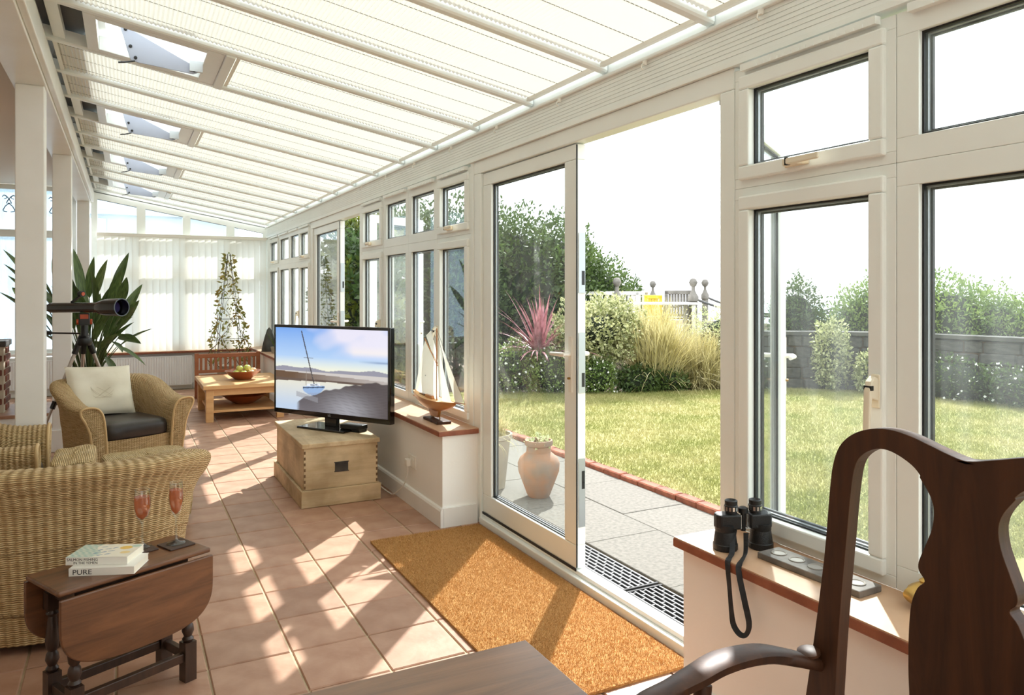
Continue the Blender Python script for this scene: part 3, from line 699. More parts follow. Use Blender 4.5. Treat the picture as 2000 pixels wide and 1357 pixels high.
# lawn
BED = [(3.51, 10.1), (4.73, 9.43), (5.76, 8.80), (6.6, 8.50), (7.6, 8.24), (8.66, 7.88), (9.3, 7.3), (9.75, 6.6), (9.95, 5.4), (9.9, 3.0), (9.8, -5)]
poly = [(3.51, -5)] + BED
lawn = S(MB().prism(poly, -0.05, 0.03, 2).build('lawn', 'lawn_grass'), 'sunlit yellow green lawn')
nb = 150000
d = 4.0 + 7.0 * RNG.random(nb) ** 1.1; pxs = 960 + 1060 * RNG.random(nb)
u = (pxs - 1000) / F_PX; cs, sn = math.cos(YAW), math.sin(YAW)
gx = d * (sn + u * cs); gy = d * (cs - u * sn)
bx = np.array([p[0] for p in BED]); by = np.array([p[1] for p in BED])
yl = np.interp(gx, bx[:9], by[:9], right=-9)
ok = (gx > 3.5) & (gy < yl) ; gx, gy = gx[ok], gy[ok]; n = len(gx)
h = 0.018 + 0.022 * RNG.random(n); ang = RNG.random(n) * 2 * PI; tl = 0.02 * RNG.standard_normal((n, 2))
w = 0.0035
V = np.zeros((n, 3, 3)); V[:, 0] = np.stack([gx - w * np.cos(ang), gy - w * np.sin(ang), np.full(n, 0.029)], 1); V[:, 1] = np.stack([gx + w * np.cos(ang), gy + w * np.sin(ang), np.full(n, 0.029)], 1)
V[:, 2] = np.stack([gx + tl[:, 0], gy + tl[:, 1], 0.03 + h], 1)
tag(np_mesh('grass_blades', V.reshape(-1, 3), np.arange(3 * n).reshape(-1, 3), 'grass_blade', lawn), kind='stuff')
m = MB()
for k in range(14): m.lathe([(0.03, 0.0), (0.025, 0.012), (0.008, 0.02)], 7, (5.03 + random.gauss(0, 0.06), 4.98 + random.gauss(0, 0.04), 0.03))
wc = thing('worm_cast', 'small dark heap of earth on the lawn', 'earth heap', (0, 0, 0)); m.build('crumbs', 'soil', wc)['kind'] = 'stuff'

# ---- foliage
def foliage(name, blobs, n, size, aspect, mat, parent, seed=1, spread=0.45, up=0.2, zmin=0.02):
    r = np.random.default_rng(seed)
    C = np.array([b[0] for b in blobs], float); R = np.array([b[1] for b in blobs], float)
    wgt = (R[:, 0] * R[:, 2] + R[:, 1] * R[:, 2]); k = r.choice(len(blobs), n, p=wgt / wgt.sum())
    dr = r.standard_normal((n, 3)); dr /= np.linalg.norm(dr, axis=1)[:, None]
    lump = 1 + 0.14 * np.sin(7 * dr[:, 0] + k) * np.sin(6 * dr[:, 1] + 2 * k) + 0.10 * np.sin(13 * dr[:, 2] + 5 * dr[:, 0])
    rad = (1 - spread * r.random(n) ** 2) * lump + 0.05 * r.standard_normal(n)
    P = C[k] + dr * R[k] * rad[:, None]
    good = P[:, 2] > zmin; P, dr = P[good], dr[good]; n = len(P)
    a = dr * 0.55 + r.standard_normal((n, 3)) * 0.6 + np.array([0, 0, up]); a /= np.linalg.norm(a, axis=1)[:, None]
    b = np.cross(a, r.standard_normal((n, 3))); b /= np.linalg.norm(b, axis=1)[:, None] + 1e-9
    L = size * (0.6 + 0.8 * r.random(n))[:, None]; W = L * aspect
    c = np.cross(a, b) * L * 0.08
    V = np.stack([P, P + a * L * 0.5 + b * W / 2 + c, P + a * L, P + a * L * 0.5 - b * W / 2 + c], 1)
    return tag(np_mesh(name, V.reshape(-1, 3), np.arange(4 * n).reshape(-1, 4), mat, parent), kind='stuff')
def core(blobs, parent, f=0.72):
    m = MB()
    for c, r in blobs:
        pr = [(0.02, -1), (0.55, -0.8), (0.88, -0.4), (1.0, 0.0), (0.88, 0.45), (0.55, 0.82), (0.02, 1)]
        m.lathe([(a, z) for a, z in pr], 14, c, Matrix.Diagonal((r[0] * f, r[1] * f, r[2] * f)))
    m.build('light_block', 'dark_core', parent, smooth=80)  # dark solid core added inside the leaves so light can't pass through
def bush(name, label, cat, blobs, n, size, aspect, mat, seed, group=None, trunk=True, f=0.72, flowers=0, up=0.2, spread=0.45, base=None):
    b0 = blobs[0][0]; base = base or (b0[0], b0[1], 0.0)
    t = thing(name, label, cat, base, 0, group)
    bl = [((c[0] - base[0], c[1] - base[1], c[2] - base[2]), r) for c, r in blobs]
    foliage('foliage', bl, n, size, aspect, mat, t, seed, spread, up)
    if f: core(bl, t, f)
    if trunk: MB().tube([(0, 0, -0.05), (0.02, 0.01, bl[0][0][2] * 0.5), (0, 0, bl[0][0][2])], [0.06, 0.045, 0.03], 8).build('stem', 'bark', t, smooth=60)
    if flowers: foliage('flowers', [(c, (r[0] * 1.05, r[1] * 1.05, r[2] * 1.08)) for c, r in bl], flowers, 0.035, 0.9, 'flower_white', t, seed + 50, 0.1)
    return t
def blob(px, top, d, r, rz=None, zc=None):
    """ellipsoid whose top shows at image row top, at depth d"""
    zt = at(px, top, d).z; p = at(px, HORIZON, d); zb = 0.0 if zc is None else zc
    h = (zt - zb) / 2
    return ((p.x, p.y, zb + h), (r, r, h if rz is None else rz))
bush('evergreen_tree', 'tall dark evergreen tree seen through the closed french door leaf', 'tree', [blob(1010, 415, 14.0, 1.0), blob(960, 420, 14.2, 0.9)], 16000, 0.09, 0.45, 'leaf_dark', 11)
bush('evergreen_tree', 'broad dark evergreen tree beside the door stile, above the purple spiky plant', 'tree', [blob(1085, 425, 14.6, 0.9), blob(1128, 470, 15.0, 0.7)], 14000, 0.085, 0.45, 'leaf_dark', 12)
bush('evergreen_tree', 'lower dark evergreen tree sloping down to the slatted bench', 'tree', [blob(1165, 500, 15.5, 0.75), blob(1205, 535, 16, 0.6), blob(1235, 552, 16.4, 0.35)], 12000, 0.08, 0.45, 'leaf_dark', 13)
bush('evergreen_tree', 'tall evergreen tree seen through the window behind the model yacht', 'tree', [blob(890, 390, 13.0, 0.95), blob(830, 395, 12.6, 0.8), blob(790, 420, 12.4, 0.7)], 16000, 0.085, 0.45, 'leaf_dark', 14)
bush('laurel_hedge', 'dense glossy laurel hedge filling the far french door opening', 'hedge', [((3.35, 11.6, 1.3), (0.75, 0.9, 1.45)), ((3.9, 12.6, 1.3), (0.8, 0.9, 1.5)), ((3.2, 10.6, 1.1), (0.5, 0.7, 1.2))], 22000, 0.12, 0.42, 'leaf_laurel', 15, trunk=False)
# plants of the border
bush('variegated_shrub', 'loose shrub with pale cream edged leaves beside the tall golden grass', 'shrub', [((6.15, 9.15, 0.85), (0.62, 0.6, 0.5)), ((6.5, 9.2, 0.95), (0.4, 0.45, 0.42)), ((5.9, 9.3, 0.6), (0.5, 0.5, 0.5))], 9000, 0.06, 0.6, 'leaf_variegated', 21, f=0.5)
bush('flowering_shrub', 'low shrub dotted with white flowers below the purple spiky plant', 'shrub', [((4.95, 9.55, 0.3), (0.6, 0.4, 0.42)), ((5.5, 9.2, 0.28), (0.45, 0.35, 0.38))], 8000, 0.045, 0.5, 'leaf_mid', 22, flowers=500, trunk=False)
bush('flowering_shrub', 'small white flowered clump at the foot of the variegated shrub', 'shrub', [((5.95, 8.85, 0.22), (0.3, 0.25, 0.3))], 3500, 0.04, 0.5, 'leaf_mid', 23, flowers=220, trunk=False)
bush('leafy_clump', 'low dark green clump at the foot of the tall golden grass', 'plant', [((6.55, 8.65, 0.16), (0.4, 0.22, 0.24)), ((7.0, 8.55, 0.14), (0.3, 0.2, 0.2))], 4000, 0.05, 0.5, 'leaf_dark', 24, trunk=False)
bush('grey_shrub', 'pale silvery mound beyond the golden grass at the door jamb', 'shrub', [((8.5, 9.0, 0.5), (0.8, 0.5, 0.75))], 7000, 0.05, 0.4, 'leaf_pale', 25, trunk=False)
def fountain(name, label, cat, loc, n, L, mat, seed, width=0.006, lean=0.5, droop=0.9, z0=0.0, spread=0.12, taper=True, stem=None):
    r = np.random.default_rng(seed); t = thing(name, label, cat, loc); seg = 7
    az = r.random(n) * 2 * PI; el = np.clip(np.abs(r.normal(0, lean, n)), 0.02, 1.35); ln = L * (0.55 + 0.5 * r.random(n))
    base = np.stack([r.normal(0, spread, n), r.normal(0, spread, n), np.full(n, z0)], 1)
    V = np.zeros((n, seg + 1, 2, 3)); p = base.copy(); th = el.copy()
    side = np.stack([-np.sin(az), np.cos(az), np.zeros(n)], 1); tw = r.normal(0, 0.5, n)
    for k in range(seg + 1):
        f = k / seg; wd = width * (1 - f ** 2.2 if taper else 1) * (0.5 + 0.5 * min(1, f * 4)) + 0.0006
        V[:, k, 0] = p + side * wd; V[:, k, 1] = p - side * wd
        dirv = np.stack([np.cos(az) * np.sin(th), np.sin(az) * np.sin(th), np.cos(th)], 1)
        p = p + dirv * (ln / seg)[:, None]; th = th + droop * (0.3 + el * 0.8) / seg * (0.4 + 1.2 * f) * (0.7 + 0.6 * r.random(n))
    idx = np.arange(n * (seg + 1) * 2).reshape(n, seg + 1, 2)
    Fq = np.stack([idx[:, :-1, 0], idx[:, :-1, 1], idx[:, 1:, 1], idx[:, 1:, 0]], -1).reshape(-1, 4)
    V[..., 2] = np.maximum(V[..., 2], 0.02)
    tag(np_mesh('blades', V.reshape(-1, 3), Fq, mat, t), kind='stuff')
    return t
fountain('ornamental_grass', 'tall fountain of golden ornamental grass in the border', 'ornamental grass', (7.0, 8.85, 0), 2600, 1.35, 'golden_grass', 31, 0.005, 0.42, 1.0)
fountain('ornamental_grass', 'paler arching ornamental grass spilling by the door jamb', 'ornamental grass', (7.72, 8.72, 0), 2000, 0.95, 'golden_grass', 32, 0.005, 0.65, 1.3)
cd = fountain('cordyline', 'spiky purple red cordyline with sword shaped leaves', 'cordyline', (5.35, 9.45, 0), 120, 1.1, 'cordyline_leaf', 33, 0.020, 1.25, 0.6, z0=0.55, spread=0.03)
MB().tube([(0, 0, -0.03), (0.01, 0, 0.3), (0, 0, 0.6)], [0.05, 0.045, 0.05], 8).build('stem', 'bark', cd, smooth=60)
# stone wall, courses of separate stones
sw = struct('wall_garden', 'low dark stone wall closing the lawn')
path = [Vector((8.3, 8.35)), Vector((9.3, 7.75)), Vector((10.0, 6.9)), Vector((10.25, 5.6)), Vector((10.2, 3.5)), Vector((10.1, 1.5))]
segl = [(path[i + 1] - path[i]).length for i in range(len(path) - 1)]; tot = sum(segl)
def along(s):
    for i, l in enumerate(segl):
        if s <= l or i == len(segl) - 1: return path[i] + (path[i + 1] - path[i]) * (s / l), (path[i + 1] - path[i]).normalized()
        s -= l
st0 = MB().lathe([(0.42, -0.5), (0.5, -0.42), (0.5, 0.4), (0.44, 0.5)], 12, sq=7).build('stone', 'stone', sw)
ms = []
for c in range(5):
    s = random.uniform(0, 0.2); zc = 0.08 + c * 0.158
    while s < tot - 0.1:
        L = random.uniform(0.22, 0.5); p, dv = along(s + L / 2)
        o = st0 if not ms else copy_part(st0, sw); ms.append(o)
        o.location = (p.x, p.y, zc + random.uniform(-0.01, 0.01)); o.rotation_euler = (random.uniform(-0.04, 0.04), random.uniform(-0.04, 0.04), math.atan2(dv.y, dv.x) + random.uniform(-0.05, 0.05))
        o.scale = (L * 0.98, 0.27 * random.uniform(0.9, 1.1), 0.152); s += L
m = MB(); cp = MB()
for i in range(len(path) - 1):
    m.bar((path[i].x, path[i].y, 0.4), (path[i + 1].x, path[i + 1].y, 0.4), 0.18, 0.78); cp.bar((path[i].x, path[i].y, 0.835), (path[i + 1].x, path[i + 1].y, 0.835), 0.34, 0.05)
m.build('mortar_core', 'soil', sw); cp.build('coping', 'stone', sw)
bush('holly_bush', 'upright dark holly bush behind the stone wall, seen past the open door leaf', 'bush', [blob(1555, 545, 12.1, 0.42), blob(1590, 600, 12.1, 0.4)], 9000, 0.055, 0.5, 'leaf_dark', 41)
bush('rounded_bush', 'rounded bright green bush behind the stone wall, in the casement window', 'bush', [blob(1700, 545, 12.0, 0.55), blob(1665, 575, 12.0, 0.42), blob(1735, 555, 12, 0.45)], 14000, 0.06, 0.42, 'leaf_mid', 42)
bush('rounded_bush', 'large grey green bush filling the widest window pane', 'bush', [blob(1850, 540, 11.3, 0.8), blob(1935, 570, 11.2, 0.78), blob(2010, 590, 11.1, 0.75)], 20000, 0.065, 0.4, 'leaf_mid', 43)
bush('trailing_plant', 'pale leafy plant trailing down the stone wall', 'plant', [((9.05, 7.45, 0.55), (0.28, 0.22, 0.5)), ((9.3, 7.0, 0.3), (0.25, 0.2, 0.3))], 3500, 0.055, 0.5, 'leaf_variegated', 44, trunk=False, f=0.5)
bush('flowering_shrub', 'dark straggling shrub with specks of white along the foot of the stone wall', 'shrub', [((9.75, 6.2, 0.25), (0.3, 0.8, 0.35)), ((9.8, 5.0, 0.25), (0.3, 0.8, 0.32))], 5000, 0.045, 0.4, 'leaf_dark', 45, flowers=260, trunk=False)
# terrace with posts, ropes and seats
S(MB().box(7.2, 14, 10.0, 18, -0.1, 0.52).build('terrace', 'paving'), 'raised paved terrace beyond the border')
PZ = 0.52; ptop = []
for k, (px, top, d, lab) in enumerate(((1205, 542, 13.0, 'grey timber post with a ball top in front of the slatted bench'), (1275, 548, 17.0, 'farthest ball topped post, behind the yellow chair'), (1354, 543, 13.4, 'stout grey ball topped post beside the grey chair'), (1377, 545, 15.6, 'slim grey ball topped post behind the stout one'))):
    p = at(px, HORIZON, d); zt = at(px, top, d).z; t = thing('rope_post', lab, 'post', (p.x, p.y, PZ), 0, 'rope posts of the terrace'); H = zt - PZ
    w = 0.075 if k in (0, 2) else 0.065
    MB().lathe([(w, 0), (w, H - 0.42), (w * 1.25, H - 0.41), (w * 1.25, H - 0.33), (w * 0.75, H - 0.27), (w * 0.45, H - 0.22), (w * 0.45, H - 0.15)], 14).build('shaft', 'grey_timber', t, smooth=40)
    MB().lathe([(0.01, H - 0.16), (0.05, H - 0.145), (0.078, H - 0.08), (0.05, H - 0.015), (0.01, H)], 14).build('ball_finial', 'grey_timber', t, smooth=80)
    ptop.append(Vector((p.x, p.y, zt - 0.36)))
def rope(a, b, sag, lab):
    o = thing('rope', lab, 'rope', (a.x, a.y, a.z))
    MB().tube([(b - a) * t + Vector((0, 0, -sag * 4 * t * (1 - t))) for t in np.linspace(0, 1, 16)], 0.022, 8).build('strand', 'rope', o, smooth=60)
rope(ptop[1], ptop[2], 0.2, 'slack rope hung between the farthest post and the stout post')
rope(ptop[2], Vector((11.9, 9.4, 1.15)), 0.25, 'slack rope running from the stout post past the door jamb')
rope(ptop[3], Vector((13.2, 10.8, 1.1)), 0.25, 'slack rope running from the slim post past the door jamb')
def slat_seat(name, label, cat, p, rz, w, mat, h=0.9, n=10):
    t = thing(name, label, cat, (p.x, p.y, PZ), rz)
    MB().box(-w / 2, w / 2, -0.03, 0.03, h - 0.07, h).build('top_rail', mat, t, bevel=0.006); MB().box(-w / 2, w / 2, -0.02, 0.02, 0.46, 0.51).build('lower_rail', mat, t)
    s0 = MB().box(-0.022, 0.022, -0.012, 0.012, 0.5, h - 0.06).build('back_slat', mat, t); s0.location = (-w / 2 + 0.09, 0, 0)
    for k in range(1, n): copy_part(s0, t, (-w / 2 + 0.09 + (w - 0.18) * k / (n - 1), 0, 0))
    MB().box(-w / 2, w / 2, -0.5, -0.02, 0.41, 0.44).build('seat', mat, t)
    l0 = MB().box(-0.03, 0.03, -0.03, 0.03, 0, h - 0.02).build('leg', mat, t); l0.location = (-w / 2 + 0.03, 0, 0); copy_part(l0, t, (w / 2 - 0.03, 0, 0))
    l1 = MB().box(-0.03, 0.03, -0.03, 0.03, 0, 0.64).build('leg', mat, t); l1.location = (-w / 2 + 0.03, -0.48, 0); copy_part(l1, t, (w / 2 - 0.03, -0.48, 0))
    a0 = MB().box(-0.035, 0.035, -0.52, 0.0, 0.63, 0.66).build('armrest', mat, t); a0.location = (-w / 2 + 0.03, 0, 0); copy_part(a0, t, (w / 2 - 0.03, 0, 0))
    return t
slat_seat('garden_bench', 'pale slatted garden bench under the evergreen tree', 'bench', at(1170, HORIZON, 14.2), -0.5 + PI, 1.5, 'white_timber', 0.93, 14)
slat_seat('garden_chair', 'pale slatted garden chair behind the ball topped post', 'chair', at(1235, HORIZON, 14.6), -0.6 + PI, 0.6, 'white_timber', 0.93, 7)
slat_seat('garden_chair', 'bright yellow slatted garden chair at the terrace table', 'chair', at(1276, HORIZON, 14.4), -0.6 + PI, 0.34, 'yellow_paint', 0.86, 6)
slat_seat('garden_chair', 'grey slatted garden chair beside the stout post', 'chair', at(1325, HORIZON, 13.9), -0.6 + PI, 0.5, 'grey_timber', 0.95, 7)
gt = thing('garden_table', 'white garden table on the terrace', 'table', (*at(1285, HORIZON, 13.2).xy, PZ), -0.5)
MB().box(-0.6, 0.6, -0.4, 0.4, 0.70, 0.74).build('table_top', 'white_timber', gt, bevel=0.005)
l0 = MB().box(-0.03, 0.03, -0.03, 0.03, 0, 0.70).build('leg', 'white_timber', gt); l0.location = (-0.55, -0.35, 0)
for x, y in ((0.55, -0.35), (0.55, 0.35), (-0.55, 0.35)): copy_part(l0, gt, (x, y, 0))
# pots on the patio
ur = thing('clay_urn', 'weathered terracotta urn with a collared neck on the patio', 'urn', (2.62, 4.64, 0.0))
MB().lathe([(0.02, 0.0), (0.075, 0.0), (0.085, 0.02), (0.115, 0.10), (0.145, 0.18), (0.150, 0.235), (0.135, 0.275), (0.105, 0.30), (0.088, 0.315), (0.086, 0.355), (0.098, 0.365), (0.102, 0.385), (0.098, 0.40), (0.088, 0.40), (0.08, 0.37), (0.02, 0.36)], 36).build('urn_body', 'pot_clay', ur, smooth=35)
foliage('seedlings', [((0, 0, 0.38), (0.08, 0.08, 0.05))], 160, 0.03, 0.5, 'leaf_pale', ur, 61)
pp = thing('planter', 'tall pale planter of feathery grass at the edge of the closed door leaf', 'planter', (2.42, 5.02, 0.0))
MB().lathe([(0.02, 0), (0.11, 0), (0.15, 0.36), (0.165, 0.37), (0.165, 0.40), (0.15, 0.40), (0.14, 0.37), (0.02, 0.36)], 28).build('planter_body', 'grey_pot', pp, smooth=35)
f = fountain('x', 'x', 'x', (0, 0, 0), 500, 0.27, 'golden_grass', 62, 0.0025, 0.7, 1.4, z0=0.36, spread=0.05)
bl = f.children[0]; bl.parent = pp; bl.name = 'grass_tuft'; bpy.data.objects.remove(f)
# ------------------------------------------------------------------ FURNITURE
def wicker_mat(name, c, c2):
    m, nt, out = new_mat(name)
    b = N(nt, 'ShaderNodeBsdfPrincipled', Roughness=0.55)
    tc = N(nt, 'ShaderNodeTexCoord'); sp_ = N(nt, 'ShaderNodeSeparateXYZ'); nt.links.new(tc.outputs['UV'], sp_.inputs[0])
    def mth(op, a, bb=None, c_=None):
        n = N(nt, 'ShaderNodeMath', operation=op)
        for i, v in enumerate((a, bb, c_)):
            if v is None: continue
            if isinstance(v, (int, float)): n.inputs[i].default_value = v
            else: nt.links.new(v, n.inputs[i])
        return n.outputs[0]
    u, v = sp_.outputs['X'], sp_.outputs['Y']
    row = mth('FLOOR', v); par = mth('MODULO', row, 2.0)
    strand = mth('ABSOLUTE', mth('SINE', mth('MULTIPLY', v, PI)))
    wave = mth('COSINE', mth('ADD', mth('MULTIPLY', u, 2 * PI), mth('MULTIPLY', par, 0.9)))
    hgt = mth('ADD', mth('POWER', strand, 0.6), mth('MULTIPLY', wave, 0.45))
    no = N(nt, 'ShaderNodeTexNoise', Scale=1.0, Detail=4); mp = N(nt, 'ShaderNodeMapping'); mp.inputs['Scale'].default_value = (0.25, 1.0, 1)
    nt.links.new(tc.outputs['UV'], mp.inputs['Vector']); nt.links.new(mp.outputs[0], no.inputs['Vector'])
    col = ramp(nt, no.outputs['Fac'], [(0.3, lin(c)), (0.7, lin(c2))]); nt.links.new(col, b.inputs['Base Color'])
    bp = N(nt, 'ShaderNodeBump', Strength=1.0, Distance=0.006); nt.links.new(hgt, bp.inputs['Height']); nt.links.new(bp.outputs[0], b.inputs['Normal'])
    nt.links.new(b.outputs[0], out.inputs['Surface'])
wicker_mat('wicker', (184, 148, 98), (228, 200, 150))
wicker_mat('wicker_sunlit', (196, 164, 110), (234, 208, 156))  # lighter copy of the wicker, sunlight put into the colour
pm('leather_dark', (44, 38, 34), 0.38, c2=(58, 50, 44), nscale=5, bump=0.08, bscale=60)
wood('oak_dark', (82, 52, 32), (122, 80, 50), 0.32, axis=0, scale=26, stretch=9, coat=0.25)
wood('oak_black', (46, 32, 24), (70, 48, 36), 0.4, axis=2, scale=22, stretch=8, coat=0.15)
wood('table_wood', (96, 66, 44), (140, 100, 70), 0.3, axis=0, scale=20, stretch=12, coat=0.3)
wood('mahogany', (48, 27, 16), (82, 48, 26), 0.5, axis=2, scale=16, stretch=8, coat=0.0, spec=0.4)
wood('chest_pine', (198, 170, 128), (226, 204, 166), 0.6, axis=0, scale=12, stretch=8, knots=True)
wood('chest_pine_y', (196, 168, 126), (226, 204, 166), 0.6, axis=1, scale=12, stretch=8, knots=True)
wood('pine', (196, 146, 92), (222, 180, 126), 0.5, axis=0, scale=12, stretch=10)
wood('teak', (150, 88, 54), (178, 112, 72), 0.5, axis=0, scale=16, stretch=8)
wood('bowl_wood', (128, 62, 30), (168, 92, 48), 0.35, axis=0, scale=10, stretch=4, coat=0.3)
wood('hull_wood', (176, 112, 58), (206, 144, 84), 0.3, axis=1, scale=30, stretch=10, coat=0.4)
pm('coir', (200, 152, 90), 0.95, c2=(168, 120, 64), nscale=90, bump=0.8, bscale=180, lo=0.3, hi=0.7)
pm('coir_fibre', (212, 166, 104), 0.9, c2=(184, 136, 78), nscale=60)
pm('linen', (236, 230, 212), 0.85, c2=(222, 214, 192), nscale=4, bump=0.15, bscale=14)
pm('sail', (246, 242, 230), 0.8, trans=0.5)
pm('thread', (90, 78, 62), 0.8); pm('faint_thread', (196, 184, 158), 0.9)

def superpath(W, yb, yf, n):
    """U shaped plan from the front of one arm round the back to the other"""
    pts = []
    r = 0.33
    for t in np.linspace(yf, yb - r, n): pts.append((W, t))
    for a in np.linspace(0, PI, 3 * n)[1:-1]:
        c, s = math.cos(a), math.sin(a); e = 2 / 2.6
        pts.append((W * math.copysign(abs(c) ** e, c), yb - r + r * abs(s) ** e))
    for t in np.linspace(yb - r, yf, n): pts.append((-W, t))
    P = np.array(pts); d = np.r_[0, np.cumsum(np.linalg.norm(np.diff(P, axis=0), axis=1))]
    return P, d
def resample(P, d, n):
    s = np.linspace(0, d[-1], n); return np.stack([np.interp(s, d, P[:, i]) for i in range(P.shape[1])], 1), s
def woven(name, P, mat, parent, uvs, amp=0.0022):
    """P (nu,nv,3) grid with woven relief; uvs (nu,nv,2)"""
    du = np.gradient(P, axis=0); dv = np.gradient(P, axis=1); nn = np.cross(du, dv); nn /= np.linalg.norm(nn, axis=2)[..., None] + 1e-9
    rel = amp * np.cos(2 * PI * uvs[..., 0])
    Q = P + nn * rel[..., None]; nu, nv = P.shape[:2]
    idx = np.arange(nu * nv).reshape(nu, nv)
    Fq = np.stack([idx[:-1, :-1], idx[1:, :-1], idx[1:, 1:], idx[:-1, 1:]], -1).reshape(-1, 4)
    return np_mesh(name, Q.reshape(-1, 3), Fq, mat, parent, True, uvs.reshape(-1, 2))
def wicker_chair(label, loc, rz, group=None, depth=0.80, mat='wicker', cushion=True):
    t = thing('wicker_armchair', label, 'armchair', loc, rz)
    W, yb, yf = 0.355, 0.36, 0.36 - depth + 0.04
    P, d = superpath(W, yb, yf, 24); nU = 420; C, s = resample(P, d, nU)
    tg = np.gradient(C, axis=0); tg /= np.linalg.norm(tg, axis=1)[:, None]; nrm = np.stack([tg[:, 1], -tg[:, 0]], 1)
    f = np.clip((C[:, 1] - (yf + 0.12)) / (yb - yf - 0.2), 0, 1); f = f * f * (3 - 2 * f); hgt = 0.60 + 0.15 * f
    h = 0.0
    prof = catmull([(-0.03, 0.035, 0), (-0.012, 0.16, 0), (0.0, -0.32, 1), (0.012, -0.20, 1), (0.040, -0.11, 1), (0.070, -0.055, 1), (0.072, -0.018, 1), (0.045, 0.0, 1), (-0.005, 0.0, 1), (-0.05, -0.018, 1), (-0.082, -0.07, 1), (-0.095, -0.16, 1), (-0.10, -0.26, 1), (-0.10, 0.20, 0), (-0.10, 0.035, 0)], 14)
    nV = len(prof); P3 = np.zeros((nU, nV, 3)); 
    zz = prof[None, :, 1] + np.clip(prof[None, :, 2], 0, 1) * hgt[:, None]
    taper = 1 - 0.06 * (1 - np.clip(zz / 0.5, 0, 1))
    P3[..., 0] = (C[:, None, 0] + nrm[:, None, 0] * prof[None, :, 0]) * taper
    P3[..., 1] = C[:, None, 1] + nrm[:, None, 1] * prof[None, :, 0]
    P3[..., 2] = zz
    arc = np.concatenate([np.zeros((nU, 1)), np.cumsum(np.linalg.norm(np.diff(P3, axis=1), axis=2), axis=1)], 1)
    uvs = np.stack([np.repeat(s[:, None], nV, 1) / 0.026, arc / 0.0085], -1)
    woven('woven_shell', P3, mat, t, uvs)
    for e in (0, nU - 1):                      # scroll fronts of the arms
        ring = np.concatenate([P3[e], P3[e][-1] + (P3[e][0] - P3[e][-1]) * np.linspace(0, 1, 9)[1:, None]]); c = ring.mean(0); nR = len(ring); k = 6; G = np.zeros((nR, k, 3))
        for j in range(k): G[:, j] = ring + (c - ring) * (j / (k - 1)) * 0.98; G[:, j, 1] -= 0.012 * math.sin(PI / 2 * j / (k - 1))
        uv = np.stack([G[..., 0] / 0.013, G[..., 2] / 0.0085], -1); woven('arm_front', G, mat, t, uv, 0.001)
        MB().tube([tuple(p) for p in ring[:nV][::4]], 0.010, 6).build('braid', mat, t, smooth=60)
    x0 = W - 0.085; nx, nz = 60, 30                                # front panel
    X, Z = np.meshgrid(np.linspace(-x0, x0, nx), np.linspace(0.035, 0.335, nz), indexing='ij')
    Pp = np.stack([X * 0.96, yf + 0.03 - 0.03 * np.cos(X / x0 * PI / 2), Z], -1); woven('front_panel', Pp, mat, t, np.stack([X / 0.02, Z / 0.0085], -1), 0.0015)
    MB().lathe([(1.0, 0.28), (1.0, 0.32)], 40, (0, (yf + yb) / 2 - 0.03, 0), Matrix.Diagonal((x0 * 0.99, (yb - yf) / 2 - 0.05, 1)), sq=5).build('seat_board', 'oak_black', t)
    f0 = MB().lathe([(0.022, 0.0), (0.026, 0.05)], 12).build('foot', 'oak_dark', t); f0.location = (0.28, yf + 0.06, 0)
    for x, y in ((-0.28, yf + 0.06), (0.26, yb - 0.10), (-0.26, yb - 0.10)): copy_part(f0, t, (x, y, 0))
    if cushion:
        q = MB(); pr = [(0.90, 0.0), (0.98, 0.012), (1.0, 0.04), (1.0, 0.085), (0.97, 0.112), (0.88, 0.125), (0.5, 0.133), (0.02, 0.135)]
        q.lathe(pr, 48, (0, (yf + yb) / 2 - 0.045, 0.325), Matrix.Diagonal((x0 * 0.965, (yb - yf) / 2 - 0.055, 1)), sq=6)
        q.build('seat_cushion', 'leather_dark', t, smooth=50)
    return t
chair_a = wicker_chair('woven wicker armchair with black seat pad holding a cream cushion', (-0.06, 6.79, 0), math.radians(24.8))
chair_b = copy_tree(chair_a); chair_b['label'] = 'pale wicker armchair with its back turned behind the drop leaf table'; chair_b.scale = (1.3, 1, 1); chair_b.location = (-0.195, 3.885, 0); chair_b.rotation_euler = (0, 0, PI)
chair_c = copy_tree(chair_a); chair_c['label'] = 'wicker armchair in front of the nearest white post'; chair_c.location = (-0.78, 4.90, 0); chair_c.rotation_euler = (0, 0, PI / 2); chair_c.scale = (0.92, 0.95, 1.10)
for c in (chair_a, chair_b, chair_c): c['group'] = 'wicker armchairs'
